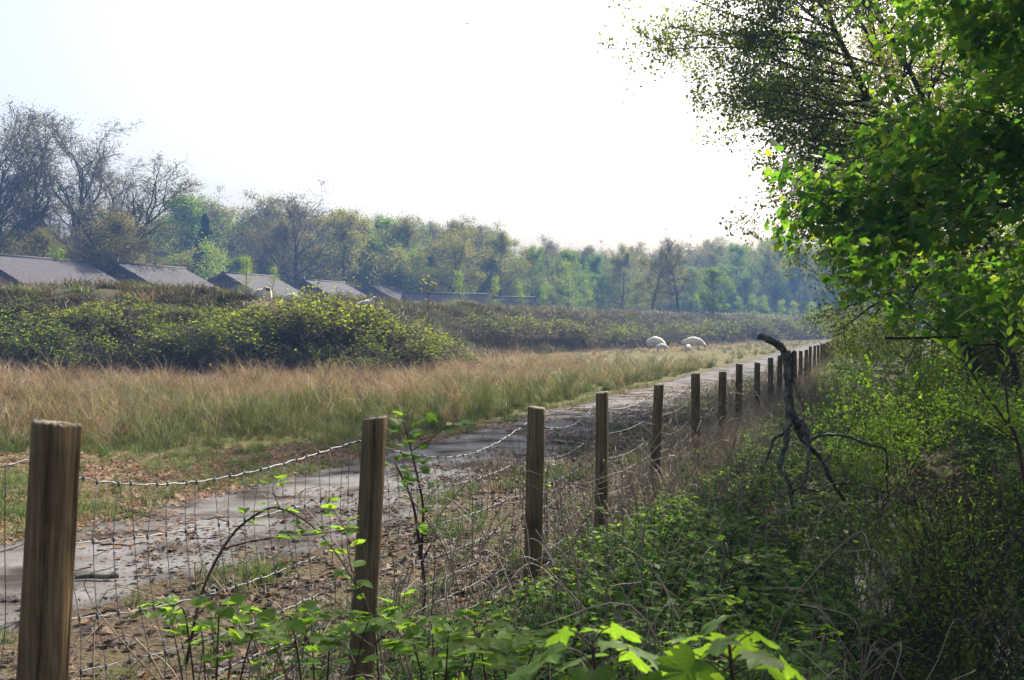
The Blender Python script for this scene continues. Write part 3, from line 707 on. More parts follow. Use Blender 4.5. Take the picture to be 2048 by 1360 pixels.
bramble(650, 0, 39.4, 0, 1.2, 'tallest bright bramble bush, at the jutting corner of the bank', 1.0, .1)
bramble(745, 0, 39.5, 0, 1.1, 'bright bramble bush spilling from the tallest one onto the grass', .9, 2.9)
bramble(820, 0, 42, 0, 1.05, 'low bright bramble at the end of the jutting thicket', .8, 1.2)
bramble(880, 0, 44.5, 0, .8, 'small yellow-green bramble outlier lying on the brown grass', .55, .5)
for px, d, v, s, sz in [(90, 39.6, 1, .8, .75), (180, 37.4, 0, .75, 1.0), (285, 39.2, 0, .8, .7), (385, 38.2, 0, .8, 1.05), (520, 37.8, 1, .7, 1.0), (610, 37.6, 1, .7, .9), (700, 37.6, 0, .75, .9), (790, 39.6, 1, .8, .9), (-20, 37.4, 0, .8, .9), (360, 40.8, 1, .7, .5), (20, 40.8, 1, .8, .5)]:
    bramble(px, 0, d, v, s, 'small rounded bramble mound filling in between the larger bramble bushes', sz, None, 'bramble mounds between the larger bushes')
G2 = 'brownish bramble clumps along the far bank face'
for px, d, s, sz in [(955, 66, 1.1, .9), (1010, 70, 1.0, 1.0), (1075, 76, 1.1, 1.0), (1130, 78, 1.2, .8), (1185, 82, 1.2, 1.0), (1250, 90, 1.3, .9), (1310, 97, 1.2, 1.1), (1370, 104, 1.3, 1.0), (1420, 112, 1.3, 1.2), (1480, 124, 1.5, 1.1), (1530, 134, 1.5, 1.2), (1580, 146, 1.6, 1.3), (1630, 160, 1.8, 1.2), (1665, 172, 1.8, 1.0)]:
    bramble(px, 0, d, 2 if R.random() < .65 else 1, s, 'brownish bramble clump on the long receding bank face', sz, None, G2)

# heather and dry herbs clothing the bank: ground cover nobody could count
n = 26000
x = R.uniform(-48, 60, n); y = R.uniform(34, 175, n); y = np.where(R.random(n) < .55, R.uniform(34, 75, n), y)
yf = R.uniform(60, 190, 14000); xf = np.interp(yf, BASE[4:, 1], BASE[4:, 0]) + R.uniform(-18, 1, 14000); x = np.r_[x, xf]; y = np.r_[y, yf]; n = len(x)
b = bank_d(x, y); clear_ = np.ones(len(x), bool)
for px_s in (516, 537, 583): clear_ &= ~((np.abs((x / y) * FPX + CX - px_s) < 26) & (y > 40.5) & (y < 51))
k = clear_ & (b > .3) & (b < 22) & (np.abs(x / y) < .55) & (R.random(n) < np.where(b < 10, 1, .45)); x, y, b = x[k], y[k], b[k]; n = len(x)
rng = np.random.default_rng(50)
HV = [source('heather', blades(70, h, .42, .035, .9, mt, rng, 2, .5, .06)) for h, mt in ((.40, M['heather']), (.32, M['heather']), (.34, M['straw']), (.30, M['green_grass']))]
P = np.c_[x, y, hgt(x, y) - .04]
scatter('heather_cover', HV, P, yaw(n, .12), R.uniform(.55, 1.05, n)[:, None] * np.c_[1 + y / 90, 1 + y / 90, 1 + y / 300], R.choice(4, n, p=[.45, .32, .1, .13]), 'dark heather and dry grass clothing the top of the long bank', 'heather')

# ------------------------------------------------------------------ trees on the right bank
def gz(x, y): return float(hgt(x, y))
# big maple whose crown hangs into the view
def big_maple():
    rng = np.random.default_rng(61); x, y = 6.9, 10.6
    S, L = grow(61, 8.8, .15, clear=.19, limbs=60, limb_len=.41, ang=(66, 97), kids=(9, 6, 4), wander=.10, up=.004, shape='skirt', minr=.003, droop=.006, ratio=.42, limb_r=.3)
    t = empty('maple_tree', (x, y, gz(x, y))); link('trunk', frusta(S).mesh('maple_trunk', M['bark'], True), t)
    n = 76000; k = rng.integers(0, len(L), n)
    k = k[(L[k, 2] > 1.55) & ((L[k, 0] < .3) | (rng.random(n) < .3)) & ((L[k, 2] < 5.2) | (rng.random(n) < .5))]
    P = L[k, :3] + rng.normal(0, .13, (len(k), 3)); n = len(k)
    P[:, 2] = np.maximum(P[:, 2], 1.5)
    ax = L[k, 3:6] * .8 + rng.normal(0, .5, (n, 3)) * np.array([1, 1, .35]) + np.array([0, 0, -.55]); nm = np.array([0, 0, 1.]) + rng.normal(0, .38, (n, 3))
    sz = .105 * rng.uniform(.55, 1.2, n)
    # the leaves that show largest are pieces of their own, the rest one mass
    W = P + np.array([x, y, gz(x, y)]); px = CX + W[:, 0] / W[:, 1] * FPX; py = HOR - (W[:, 2] - EYE) / W[:, 1] * FPX
    vis = (px > 1500) & (px < 2040) & (py > 0) & (py < 720) & (W[:, 1] > 2)
    near = np.argsort(np.where(vis, W[:, 1], 1e9))[:300]; rest = np.ones(n, bool); rest[near] = False
    ri = np.where(rest)[0]; mb = MB()
    for tpl, sel in ((LEAF_MAPLE, ri[::2]), (LEAF_MAPLE_CURLED, ri[1::2])): mb.add(*place(tpl, P[sel], ax[sel], nm[sel], sz[sel]))
    tag(mb.build('crown', M['maple'], t), kind='stuff')
    bases = [mesh('maple_leaf', q[0], q[1], M['maple']) for q in (LEAF_MAPLE, LEAF_MAPLE_CURLED)]
    from mathutils import Matrix
    for i in near:
        a = Vector(ax[i]).normalized(); xx = a.cross(Vector(nm[i])).normalized(); zz = xx.cross(a); m = Matrix((xx, a, zz)).transposed()
        link('leaf', bases[i % 2], t, P[i], m.to_euler(), (sz[i],) * 3)
    return tag(t, 'large green maple overhanging the ditch from the right bank', 'tree')
big_maple()

def near_tree(name, seed, x, y, leaf, nleaf, size, tpl, label, jit=.1, droop=.3, rz=0, catkins=0, hang=0., group=None, **kw):
    rng = np.random.default_rng(seed); S, L = grow(seed, kw.pop('H'), kw.pop('r0'), **kw)
    t = empty(name, (x, y, gz(x, y)), rz); link('trunk', frusta(S).mesh(name + '_trunk', M['bark'], True), t)
    V, Fs = foliage(L, nleaf, size, tpl, rng, jit=jit, droop=droop, hang=hang); link('crown', mesh(name + '_crown', V, Fs, leaf), t)
    if catkins:
        k = rng.integers(0, len(L), catkins); P = L[k, :3] + rng.normal(0, .1, (catkins, 3))
        V, Fs = place(LEAF_LONG, P, np.array([0, 0, -1.]) + rng.normal(0, .12, (catkins, 3)), rng.normal(0, 1, (catkins, 3)), .085 * rng.uniform(.6, 1.2, catkins))
        tag(link('catkin_mass', mesh(name + '_catkins', V, Fs, M['catkin']), t), kind='stuff')
    return tag(t, label, 'tree', group)
near_tree('alder_tree', 71, 9.6, 23.5, M['alder'], 46000, .075, LEAF_FAR, 'leaning alder hung with catkins, its crown reaching out over the fence', H=13, r0=.16, clear=.22, limbs=44, limb_len=.26, az0=math.pi * 1.03, limb_r=.4,
          ang=(55, 104), kids=(8, 7, 4), wander=.12, up=.0, lean=(-.42, -.12), droop=.045, minr=.006, shape='vase', catkins=5500)
near_tree('alder_tree', 72, 10.1, 23.0, M['alder'], 16000, .075, LEAF_FAR, 'slender alder stem leaning beside the one hung with catkins', H=12, r0=.13, clear=.4, limbs=22, limb_len=.42,
          ang=(40, 88), kids=(6, 6, 4), wander=.12, lean=(-.35, .1), droop=.03, minr=.006, catkins=1500)
near_tree('alder_tree', 73, 10.7, 24.5, M['alder'], 16000, .075, LEAF_FAR, 'rearmost of the three leaning alder stems', H=12, r0=.13, clear=.35, limbs=20, limb_len=.42,
          ang=(40, 88), kids=(6, 6, 4), wander=.12, lean=(-.3, .2), droop=.03, minr=.006)
near_tree('willow_tree', 74, 13.4, 33, M['willow'], 20000, .10, LEAF_LONG, 'yellow-green willow leaning out over the far fence posts', H=10.5, r0=.16, clear=.27, limbs=28, limb_len=.5,
          ang=(30, 85), kids=(6, 6, 4), wander=.15, lean=(-.35, 0), droop=.02, minr=.008)
near_tree('willow_tree', 75, 19.5, 48, M['shrub_dull'], 12000, .11, LEAF_LONG, 'grey-green tree behind the yellow willow at the fence', H=12, r0=.2, clear=.3, limbs=20, limb_len=.42,
          ang=(30, 80), kids=(6, 6, 4), wander=.16, lean=(-.2, 0), droop=.015, minr=.01)
near_tree('willow_tree', 76, 29, 68, M['shrub_dull'], 9000, .14, LEAF_FAR, 'tree fading into haze where the fence ends', H=13, r0=.2, clear=.25, limbs=20, limb_len=.42,
          ang=(30, 85), kids=(6, 5, 4), wander=.16, lean=(-.1, 0), droop=.01, minr=.012)
# more wood on the right, glimpsed behind the maple
S_, L_ = grow(77, 13, .18, clear=.2, limbs=22, limb_len=.36, ang=(30, 85), kids=(6, 5, 4), wander=.16, minr=.008)
tmR, cmR = tree_meshes('ditch_wood', L_, S_, 11000, .11, LEAF_OVAL, M['bark'], M['shrub'], np.random.default_rng(77), jit=.12)
for x, y, s in [(15, 27, 1), (19, 33, 1.1), (14, 17, .95), (18, 22, 1.05), (24, 40, 1.1), (30, 52, 1.2), (36, 66, 1.2), (11.5, 13, .8), (13.2, 20.0, .8), (15.2, 29, .9), (11.2, 18.4, .95)]:
    t = make_tree('ditch_wood_tree', tmR, cmR, (x, y, gz(x, y)), R.uniform(0, 6.28), s)
    tag(t, 'leafy tree of the ditch wood glimpsed behind the maple', 'tree', 'trees of the ditch wood')

# shrubs of the ditch and right bank
def shrub_variant(seed, h, w, stems, kids, nleaf, size, tpl, leaf, bark='dark_cane', upright=.6, r=.012):
    rng = np.random.default_rng(seed); rd = random.Random(seed); S = []; L = []
    for i in range(stems):
        a = rd.uniform(0, 6.283); d = Vector((math.cos(a) * (1 - upright) * w / h * 2, math.sin(a) * (1 - upright) * w / h * 2, 1)).normalized()
        p = Vector((math.cos(a) * w * .12 * rd.random(), math.sin(a) * w * .12 * rd.random(), -.25)); ln = h * rd.uniform(.55, 1.12); n = 8; rp = r * rd.uniform(.6, 1.2)
        for j in range(n):
            d = (d + Vector((rd.gauss(0, 1), rd.gauss(0, 1), rd.gauss(0, .5))) * .11).normalized(); q = p + d * (ln / n); rn = rp * .84
            S.append((*p, *q, rp, rn)); rp = rn
            if j > 1:
                L.append((*q, *d, 0))
                for _ in range(kids):
                    if rd.random() < .75:
                        b = Vector((rd.gauss(0, 1), rd.gauss(0, 1), rd.gauss(.3, .5))).normalized(); b = (b + d * .5).normalized(); l2 = ln * .22 * rd.uniform(.5, 1.3); pp = q
                        for m in range(3):
                            b = (b + Vector((rd.gauss(0, 1), rd.gauss(0, 1), rd.gauss(0, 1))) * .16).normalized(); qq = pp + b * l2 / 3
                            S.append((*pp, *qq, max(.0022, rn * .5 * (1 - m * .25)), max(.002, rn * .5 * (.75 - m * .25)))); L.append((*qq, *b, 1)); pp = qq
            p = q
    L = np.array(L); V, Fs = foliage(L, nleaf, size, tpl, rng, jit=.045, droop=.05, flat=.5)
    return frusta(S).mesh('shrub_stems', M[bark]), mesh('shrub_leaves', V, Fs, leaf)
SH = {'fresh': shrub_variant(81, 2.1, 1.5, 22, 4, 3600, .055, LEAF_OVAL, M['shrub']),
      'willow': shrub_variant(82, 2.3, 1.3, 18, 4, 4200, .06, LEAF_LONG, M['shrub']),
      'thin': shrub_variant(83, 2.0, 1.0, 18, 3, 420, .055, LEAF_LONG, M['shrub']),
      'dull': shrub_variant(84, 2.6, 2.2, 30, 5, 5000, .06, LEAF_OVAL, M['shrub_dull'], 'cane')}
def shrub(kind, x, y, s, label, group=None, rz=None, name='shrub', sz=1, z=None):
    t = empty(name, (x, y, gz(x, y) if z is None else z), R.uniform(0, 6.28) if rz is None else rz, (s, s, s * sz)); link('stems', SH[kind][0], t); link('leaves', SH[kind][1], t)
    return tag(t, label, 'shrub', group)
def gp(px, py, z=0.):                                                   # ground point under a pixel for ground at height z
    d = (EYE - z) * FPX / (py - HOR); return (px - CX) / FPX * d, d
shrub('fresh', 5.7, 16.8, .85, 'bright green shrub between the broken branch and the far fence posts')
shrub('willow', 4.75, 15.2, .62, 'smaller fresh green shrub close behind the broken branch')
shrub('fresh', 7.2, 20.5, .9, 'green shrub behind the brightest one on the ditch edge')
shrub('willow', 9.2, 25.5, .9, 'green shrub beside the far fence posts under the alder')
for x, y, s in [(9.8, 19, 1.1), (12.6, 21, 1.2), (8.9, 15.5, 1.0), (11.5, 26, 1.3), (13.5, 31, 1.4), (10.8, 29, 1.1), (15.5, 37, 1.5), (11, 17, 1.2), (13.5, 45, 1.2), (16.5, 52, 1.3), (8.2, 12.6, 1.0), (14, 24, 1.4), (17, 30, 1.5), (18.5, 60, 1.4), (21, 42, 1.6)]:
    shrub('dull', x, y, s, 'dull twiggy shrub in the thicket beyond the ditch', 'twiggy shrubs beyond the ditch')
for x, y, s in [(6.8, 14, .75), (7.6, 17.5, .8), (6.2, 12.2, .7), (8.0, 19.5, .8), (5.9, 10.8, .6)]:
    shrub('fresh', x, y, s, 'low leafy shrub on the far ditch bank', 'low shrubs on the far ditch bank', sz=.6)
for x, y, s in [(3.0, 7.9, .7), (3.35, 8.7, .75), (3.7, 9.6, .75), (3.2, 9.0, .6), (4.1, 10.4, .8), (2.7, 8.3, .55), (4.4, 11.4, .8), (3.7, 8.2, .75), (4.8, 12.5, .8), (2.5, 7.4, .5)]:
    shrub('thin', x, y, s, 'thin dark-stemmed shrub standing in the ditch water', 'thin shrubs in the ditch')

# ------------------------------------------------------------------ fence
Fy = [.77] + [2.875 + 2.1 * i for i in range(37)]
fy_px = [110, 748, 1073, 1204, 1318, 1392, 1445, 1478, 1515, 1541]
for i, p in enumerate(fy_px): Fy[i + 1] = 2.875 * 1650 / (1760 - p)
for i in range(11, len(Fy)): Fy[i] = Fy[10] + 2.1 * (i - 10) + R.uniform(-.12, .12)
top_z = [1.37, 1.357, 1.227, 1.115, 1.115, 1.065, 1.08, 1.01, 1.06, 1.0, 1.02] + list(1.02 + R.uniform(-.05, .07, 40))
rad = [.06, .0625, .052, .051, .050] + list(R.uniform(.046, .053, 40))
lean = [(0, 0), (.062, 0), (.052, 0), (.027, 0), (.005, 0), (.05, 0)] + [(R.normal(.008, .02), R.normal(0, .02)) for _ in range(40)]
fence = empty('wire_fence', (float(fence_x(3)), 3.0, 0)); off = np.array([float(fence_x(3)), 3.0, 0])
tag(fence, 'sheep fence of round wooden posts and galvanised wire mesh beside the path', 'fence')
PT = []
def post(i):
    rng = np.random.default_rng(200 + i); y = Fy[i]; H = top_z[i]; x = float(fence_x(y)) - lean[i][0] * H; r = rad[i]; k = 56 if i < 8 else 14; m = 26 if i < 8 else 10
    th = np.arange(k) * 2 * np.pi / k; zz = np.linspace(-.45, H, m); ca = rng.uniform(0, 6.28); ca2 = rng.uniform(0, 6.28) if i > 2 else -1.4
    V = []; ph = rng.uniform(0, 6, 6)
    for z in zz:
        rr_ = r * (1 + .05 * np.sin(2 * th + ph[0] + z) + .035 * np.sin(3 * th + ph[1] - 2 * z) + .02 * np.sin(7 * th + ph[2] + 3 * z) + .006 * rng.normal(size=k)) * (1.04 - .06 * z / H)
        for c, dp in ((ca, .16), (ca2, .22)):
            dd = np.abs((th - c - .1 * math.sin(3 * z) + np.pi) % (2 * np.pi) - np.pi); rr_ = rr_ * (1 - dp * (dd < .075) * (z > H * (.3 + .25 * (dp > .2))))
        V.append(np.c_[rr_ * np.cos(th) + lean[i][0] * z, rr_ * np.sin(th) + lean[i][1] * z, np.full(k, z)])
    V[-1][:, 2] += .007 * np.sin(th + ph[3]) + .0015 * rng.normal(size=k)
    rim = V[-1].copy(); cen = rim.mean(0); rim = cen + (rim - cen) * np.array([.9, .9, 1]) + np.array([0, 0, .006]); V.append(rim)
    mid = cen + (rim - cen) * .45 + rng.normal(0, .003, (k, 3)); V.append(mid)
    nr = len(V); V = np.concatenate(V + [[mid.mean(0)]]); a = np.arange(k); b = (a + 1) % k
    Fq = np.concatenate([np.stack([q * k + a, q * k + b, (q + 1) * k + b, (q + 1) * k + a], -1) for q in range(nr - 1)])
    Ft = np.stack([(nr - 1) * k + a, (nr - 1) * k + b, np.full(k, nr * k)], -1)
    mi = np.zeros(len(Fq), int); mi[(m - 1) * k:] = 1
    me = mesh('post', V, [Fq, Ft], [M['post'], M['post_top']], [mi, 1], True)
    link('post', me, fence, np.array([x, y, 0]) - off, (0, 0, 0))
    return np.array([x + lean[i][0] * (H - .3), y, H])
for i in range(len(Fy)): PT.append(post(i))
PT = np.array(PT)
drops = [.09, .30, .49, .64, .78, .90, 1.0]; sag = [.10, .055, .05, .04, .035, .03, .02]
NS = 60
def wire_pts(j):
    out = []; tt = np.linspace(0, 1, NS + 1)[:-1]
    for i in range(len(PT) - 1):
        a, b = PT[i].copy(), PT[i + 1].copy(); a[2] -= drops[j]; b[2] -= drops[j]
        if j == 6: a[2] = max(a[2], .05); b[2] = max(b[2], .05)
        nrm = np.array([-.952, .305, 0])
        a = a + nrm * (rad[i] + .004); b = b + nrm * (rad[i + 1] + .004)
        n = NS if i < 12 else 8; t = np.linspace(0, 1, n + 1)[:-1]
        sg = sag[j] * (1 if i < 10 else .5) * (.7 + .6 * math.sin(i * 2.3 + j) ** 2)
        skew = .75 if i == 1 else 1.0
        P = a + (b - a) * t[:, None]; P[:, 2] -= sg * np.sin(np.pi * t ** skew)
        if n == NS:
            P[:, 2] += .0022 * np.sin(np.arange(n) * 1.9) ; P += nrm * (.004 * np.sin(np.arange(n) * 1.3 + 1))[:, None] + nrm * (.03 * math.sin(i * 1.7 + j) * np.sin(np.pi * t))[:, None]
        out.append(P)
    return out
WP = [wire_pts(j) for j in range(7)]
for j in range(7):
    P = np.concatenate(WP[j]) - off; MB().add(*tube(P, .0021 if j == 0 else .0015, 5)).build('line_wire', M['wire'], fence, True)
rng = np.random.default_rng(5); far_st = MB()
for i in range(0, 12):
    ns = 22; prev = None
    for q in range(ns):
        pts = []; sl = rng.normal(0, .012)
        for j in range(7):
            f = np.clip((q + .5) / ns + (.015 * math.sin(i * 3 + j * 1.1) + rng.normal(0, .004) + sl * j * .25), 0.005, .98) * NS
            k = int(f); P = WP[j][i]; pts.append(P[min(k, NS - 1)])
        Q = np.array(pts) - off; V, Fs = tube(smooth_line(Q, 3), .0012 if i < 4 else .0014, 4)
        knots = [tube([c - np.array([0, 0, .008]), c + np.array([0, 0, .008])], .0038, 5) for c in Q[:5]]
        if 1 <= i <= 3:
            mb = MB().add(V, Fs)
            for kv in knots: mb.add(*kv)
            mb.build('stay_wire', M['stay'], fence)
        else: far_st.add(V, Fs)
tag(far_st.build('mesh_wires', M['stay'], fence), kind='stuff')

# ------------------------------------------------------------------ broken branch standing on its forks
def broken_branch():
    D = 11.5; o = at(1590, 990, D); t = empty('broken_branch', (o[0], o[1], gz(o[0], o[1])))
    tag(t, 'broken dead branch standing upside down on its forks beside the fence', 'branch'); base = np.array(t.location)
    rng = np.random.default_rng(9)
    def limb(name, pts, r0, r1, dd0=0, dd1=0, k=10, tip=None):
        P = np.array([at(px, py, D + dd0 + (dd1 - dd0) * i / (len(pts) - 1)) for i, (px, py) in enumerate(pts)]); P = smooth_line(P, 6)
        n = len(P); r = (.9 if r0 > .03 else .75) * np.linspace(r0, r1, n) * (1 + .10 * np.sin(np.arange(n) * .9) + .06 * rng.normal(size=n)); 
        if tip: r[0] = tip
        V, Fs = tube(P + rng.normal(0, .004, P.shape) - base, r, k); V += rng.normal(0, .0025, V.shape)
        return MB().add(V, Fs).build(name, M['deadwood'], t, True)
    limb('stem', [(1516, 671), (1530, 676), (1548, 685), (1564, 698), (1573, 718), (1576, 750), (1577, 790), (1580, 826), (1584, 838)], .034, .052, 0, 0, 14, .02)
    limb('splinter', [(1578, 800), (1583, 740), (1584, 712), (1588, 700)], .035, .008, .06, .05)
    limb('fork', [(1580, 820), (1592, 840), (1606, 848), (1613, 866), (1616, 886)], .050, .040)
    limb('fork', [(1582, 836), (1576, 858), (1570, 895), (1560, 935), (1574, 955), (1584, 985), (1588, 1040)], .036, .020, 0, -.25)
    limb('fork', [(1577, 848), (1566, 868), (1552, 874), (1544, 890), (1532, 925), (1518, 960), (1505, 1010)], .024, .012, 0, .5)
    limb('fork', [(1592, 846), (1602, 872), (1618, 890), (1640, 915), (1664, 960), (1690, 1000)], .038, .022, .05, .5)
    limb('fork', [(1614, 872), (1618, 900), (1617, 930), (1612, 955), (1604, 972), (1580, 985), (1550, 1000), (1520, 1003)], .026, .012, 0, -.5)
    limb('side_branch', [(1614, 882), (1640, 872), (1670, 870), (1700, 875), (1735, 888), (1768, 898), (1775, 915), (1774, 950), (1778, 1000)], .024, .010, 0, .4)
    limb('side_branch', [(1604, 978), (1640, 982), (1665, 970), (1700, 968), (1740, 975), (1770, 985)], .014, .007, 0, .1)
    limb('twig', [(1712, 826), (1698, 860), (1680, 884), (1650, 920), (1610, 948), (1570, 975), (1535, 995)], .006, .010, -.3, -.3, 6)
    limb('twig', [(1586, 758), (1598, 790), (1607, 815), (1612, 842)], .006, .006, .05, .02, 6)
broken_branch()

# ------------------------------------------------------------------ sheep
def skin_mesh(name, J, E, dark):
    me = bpy.data.meshes.new(name); me.from_pydata([j[:3] for j in J], E, []); o = link(name, me)
    md = o.modifiers.new('skin', 'SKIN'); md.use_smooth_shade = True
    for i, v in enumerate(me.skin_vertices[0].data): v.radius = (J[i][3], J[i][3]); v.use_root = (i == 0)
    s = o.modifiers.new('sub', 'SUBSURF'); s.levels = 2; s.render_levels = 2
    dg = bpy.context.evaluated_depsgraph_get(); out = bpy.data.meshes.new_from_object(o.evaluated_get(dg)); bpy.data.objects.remove(o)
    n = len(out.vertices); co = np.empty(n * 3, np.float32); out.vertices.foreach_get('co', co); co = co.reshape(-1, 3)
    nm = np.empty(n * 3, np.float32); out.vertices.foreach_get('normal', nm); nm = nm.reshape(-1, 3); head = np.array(J[5][:3])
    body = (np.abs(co[:, 0]) < .62) & (co[:, 2] > .3)
    co += nm * (np.where(body, .018, .002) * np.random.default_rng(3).normal(size=n))[:, None]; out.vertices.foreach_set('co', co.ravel())
    out.materials.clear(); out.materials.append(M['wool']); out.materials.append(M['sheep_dark' if dark else 'sheep_face'])
    for p in out.polygons:
        c = np.array(p.center); p.material_index = 1 if (np.linalg.norm(c - head) < .17 or (c[2] < .26 and J[9][2] < .3)) else 0
    return out
def sheep_mesh(pose, dark=False):
    J = [(-.42, 0, .64, .25), (-.1, 0, .66, .29), (.26, 0, .64, .26)]
    if pose == 'graze': J += [(.50, 0, .56, .16), (.66, 0, .38, .105), (.77, 0, .22, .07)]
    elif pose == 'stand': J += [(.44, 0, .84, .15), (.52, 0, 1.02, .11), (.70, 0, .98, .07)]
    else: J += [(.44, 0, .82, .16), (.54, 0, 1.0, .11), (.71, 0, .94, .07)]
    E = [(0, 1), (1, 2), (2, 3), (3, 4), (4, 5)]
    for s in (-1, 1):
        b = len(J); lay = pose == 'lie'
        J += [(-.44, s * .14, .44, .10), (-.38 if not lay else -.2, s * .14, .32, .065), (-.48, s * .13, .20 if not lay else .34, .04), (-.45 if not lay else -.3, s * .13, .02 if not lay else .33, .035)]
        E += [(0, b), (b, b + 1), (b + 1, b + 2), (b + 2, b + 3)]
        b = len(J); J += [(.28, s * .13, .42, .09), (.30, s * .13, .24 if not lay else .36, .045), (.29 if not lay else .5, s * .13, .02 if not lay else .36, .035)]; E += [(2, b), (b, b + 1), (b + 1, b + 2)]
        b = len(J); h = J[4]; J += [(h[0] - .02, s * .10, h[2] + .06, .03), (h[0] - .04, s * .19, h[2] + .05, .018)]; E += [(4, b), (b, b + 1)]
    b = len(J); J += [(-.66, 0, .58, .06), (-.70, 0, .42, .035)]; E += [(0, b), (b, b + 1)]
    return skin_mesh('sheep', J, E, dark)
SG, SS, SL = sheep_mesh('graze'), sheep_mesh('stand', True), sheep_mesh('lie', True)
def sheep(me, px, d, rz, s, label, dz=0, name='sheep', cat='sheep', grp=None):
    x = (px - CX) / FPX * d; o = link(name, me, None, (x, d, gz(x, d) + dz), (0, 0, rz), (s,) * 3); return tag(o, label, cat, grp)
sheep(SG, 1311, 73, -.75, 1.02, 'white ewe grazing in the rushes with its rump raised, behind a small lamb', .14)
sheep(SG, 1324, 71.5, -.3, .58, 'small white lamb with head down beside the plump grazing ewe', .10, 'lamb', 'lamb')
sheep(SG, 1387, 73, -.35, 1.02, 'white ewe grazing with its head stretched low towards the path', .14)
sheep(SG, 1377, 71.5, -1.9, .56, 'small white lamb pressed against the flank of a grazing ewe', .10, 'lamb', 'lamb')
sheep(SL, 516, 49, .05, .6, 'dark-faced sheep lying on the bank top before the birch saplings', -.06)
sheep(SS, 537, 50, -1.35, .6, 'dark-faced sheep looking over the bank beside the lying one', -.0)
sheep(SG, 583, 49, 3.0, .6, 'sheep showing only its pale back above the bank top', .05)
sheep(SS, 731, 50, .15, .72, 'sheep standing on the bank crest behind the tallest bramble', -.02)

# small bird high in the sky
def bird():
    p = at(935, 50, 60); t = empty('bird', p); mb = MB(); mb.add(*tube([(-.09, 0, 0), (-.05, 0, .01), (.03, 0, .01), (.08, 0, .015), (.1, 0, .01)], [.008, .02, .024, .016, .004], 6)); mb.build('body', M['sheep_dark'], t)
    for s in (-1, 1):
        MB().add([(.03, 0, .015), (.02, s * .1, .05), (-.03, s * .2, .02), (-.03, s * .09, .04), (-.04, 0, .012)], [np.array([[0, 1, 2], [0, 2, 3], [0, 3, 4]])]).build('wing', M['sheep_dark'], t)
    tag(t, 'tiny dark bird flying in the white sky', 'bird')
bird()

# ------------------------------------------------------------------ rough meadow grass and rushes
rng = np.random.default_rng(90)
def verge_edge(x): return np.interp(x, [-30, -12, -6.2, -3.4, -.9, .2], [13.6, 13.3, 14, 15, 16.6, 17.6])
def in_meadow(x, y):
    return (y > verge_edge(x)) & (uof(x, y) - path_off(y) < -4.45) & (bank_d(x, y) < .8) & (np.abs(x) < .5 * y + 1.5)
def sample(n, y0, y1, xa=-.52, xb=.5):
    y = np.sqrt(R.uniform(y0 ** 2, y1 ** 2, n)); x = R.uniform(xa, xb, n) * y; return x, y
px_, py_ = [], []
for n, a, b in ((9500, 12, 26), (9000, 24, 48), (10000, 45, 130)):
    x, y = sample(n, a, b); k = in_meadow(x, y); px_.append(x[k]); py_.append(y[k])
x = np.concatenate(px_); y = np.concatenate(py_); n = len(x)
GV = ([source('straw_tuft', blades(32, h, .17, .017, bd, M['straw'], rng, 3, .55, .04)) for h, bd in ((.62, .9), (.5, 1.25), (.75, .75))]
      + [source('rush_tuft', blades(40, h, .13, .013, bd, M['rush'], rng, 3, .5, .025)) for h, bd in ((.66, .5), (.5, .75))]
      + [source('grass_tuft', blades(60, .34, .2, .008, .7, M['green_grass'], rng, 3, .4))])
patch = np.sin(x * .8 + 1.2) * np.sin(y * .45) + .7 * np.sin(x * .37 + y * .6) + R.normal(0, .55, n)
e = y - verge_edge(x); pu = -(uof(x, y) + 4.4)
straw = sm(3, 12, e + 3.2 * patch) * np.where(x > -2, sm(.8, 7, pu + 1.6 * patch), 1); rushy = 1 - straw  # dark rushes crowd the path edge, standing in for tree shade there
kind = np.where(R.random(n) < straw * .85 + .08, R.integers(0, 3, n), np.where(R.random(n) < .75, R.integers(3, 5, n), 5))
sc_ = (.3 + .75 * R.random(n) ** 1.8) * .95 * (.85 + .28 * np.sin(x * 1.9 + 2 * np.sin(y * .7)) * np.sin(y * 1.3) + .15 * np.sin(x * .7 - y * .4)) * (1 - .3 * sm(48, 62, y)) * (1 - .45 * np.exp(-np.maximum(e, 0) / 1.2) * (x < -.5))
for sx_, sy_ in ((9.3, 72), (11.6, 72)): sc_ = np.where((np.abs(x - sx_ * y / sy_) < 1.6) & (y > sy_ - 16) & (y < sy_ + 1.5), sc_ * .38, sc_)
sc3 = np.c_[sc_ * (1 + np.clip(y - 25, 0, 60) / 60), sc_ * (1 + np.clip(y - 25, 0, 60) / 60), sc_]
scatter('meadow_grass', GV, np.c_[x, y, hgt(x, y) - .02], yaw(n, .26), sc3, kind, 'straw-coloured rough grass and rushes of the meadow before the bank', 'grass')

# short green grass of the verges
x, y = sample(26000, 5, 34); u = uof(x, y) - path_off(y)
nz_ = np.sin(x * 2.1 + .6) * np.sin(y * 1.7) + .6 * np.sin(x * 4.3 - y * 3.1) + R.normal(0, .35, len(x))
left = (u < -4.05) & (y < verge_edge(x) + .6) & (nz_ > -.25)
right = (u > -1.75) & (u < .3) & (nz_ > .75)
edge = ((np.abs(u + 4.05) < .22) & (nz_ > .0)) | ((np.abs(u + 1.75) < .3) & (nz_ > .3))
k = left | right | edge; x, y = x[k], y[k]; n = len(x)
VV = [source('verge_tuft', blades(34, h, .10, .006, .9, M['green_grass'], rng, 2, .5)) for h in (.08, .13, .18)] + [source('verge_straw', blades(18, .16, .1, .005, 1.1, M['straw'], rng, 2, .5))]
scatter('verge_grass', VV, np.c_[x, y, hgt(x, y) - .005], yaw(n, .15), R.uniform(.6, 1.2, n), R.choice(4, n, p=[.42, .26, .12, .2]), 'short green grass of the verge beside the path', 'grass')

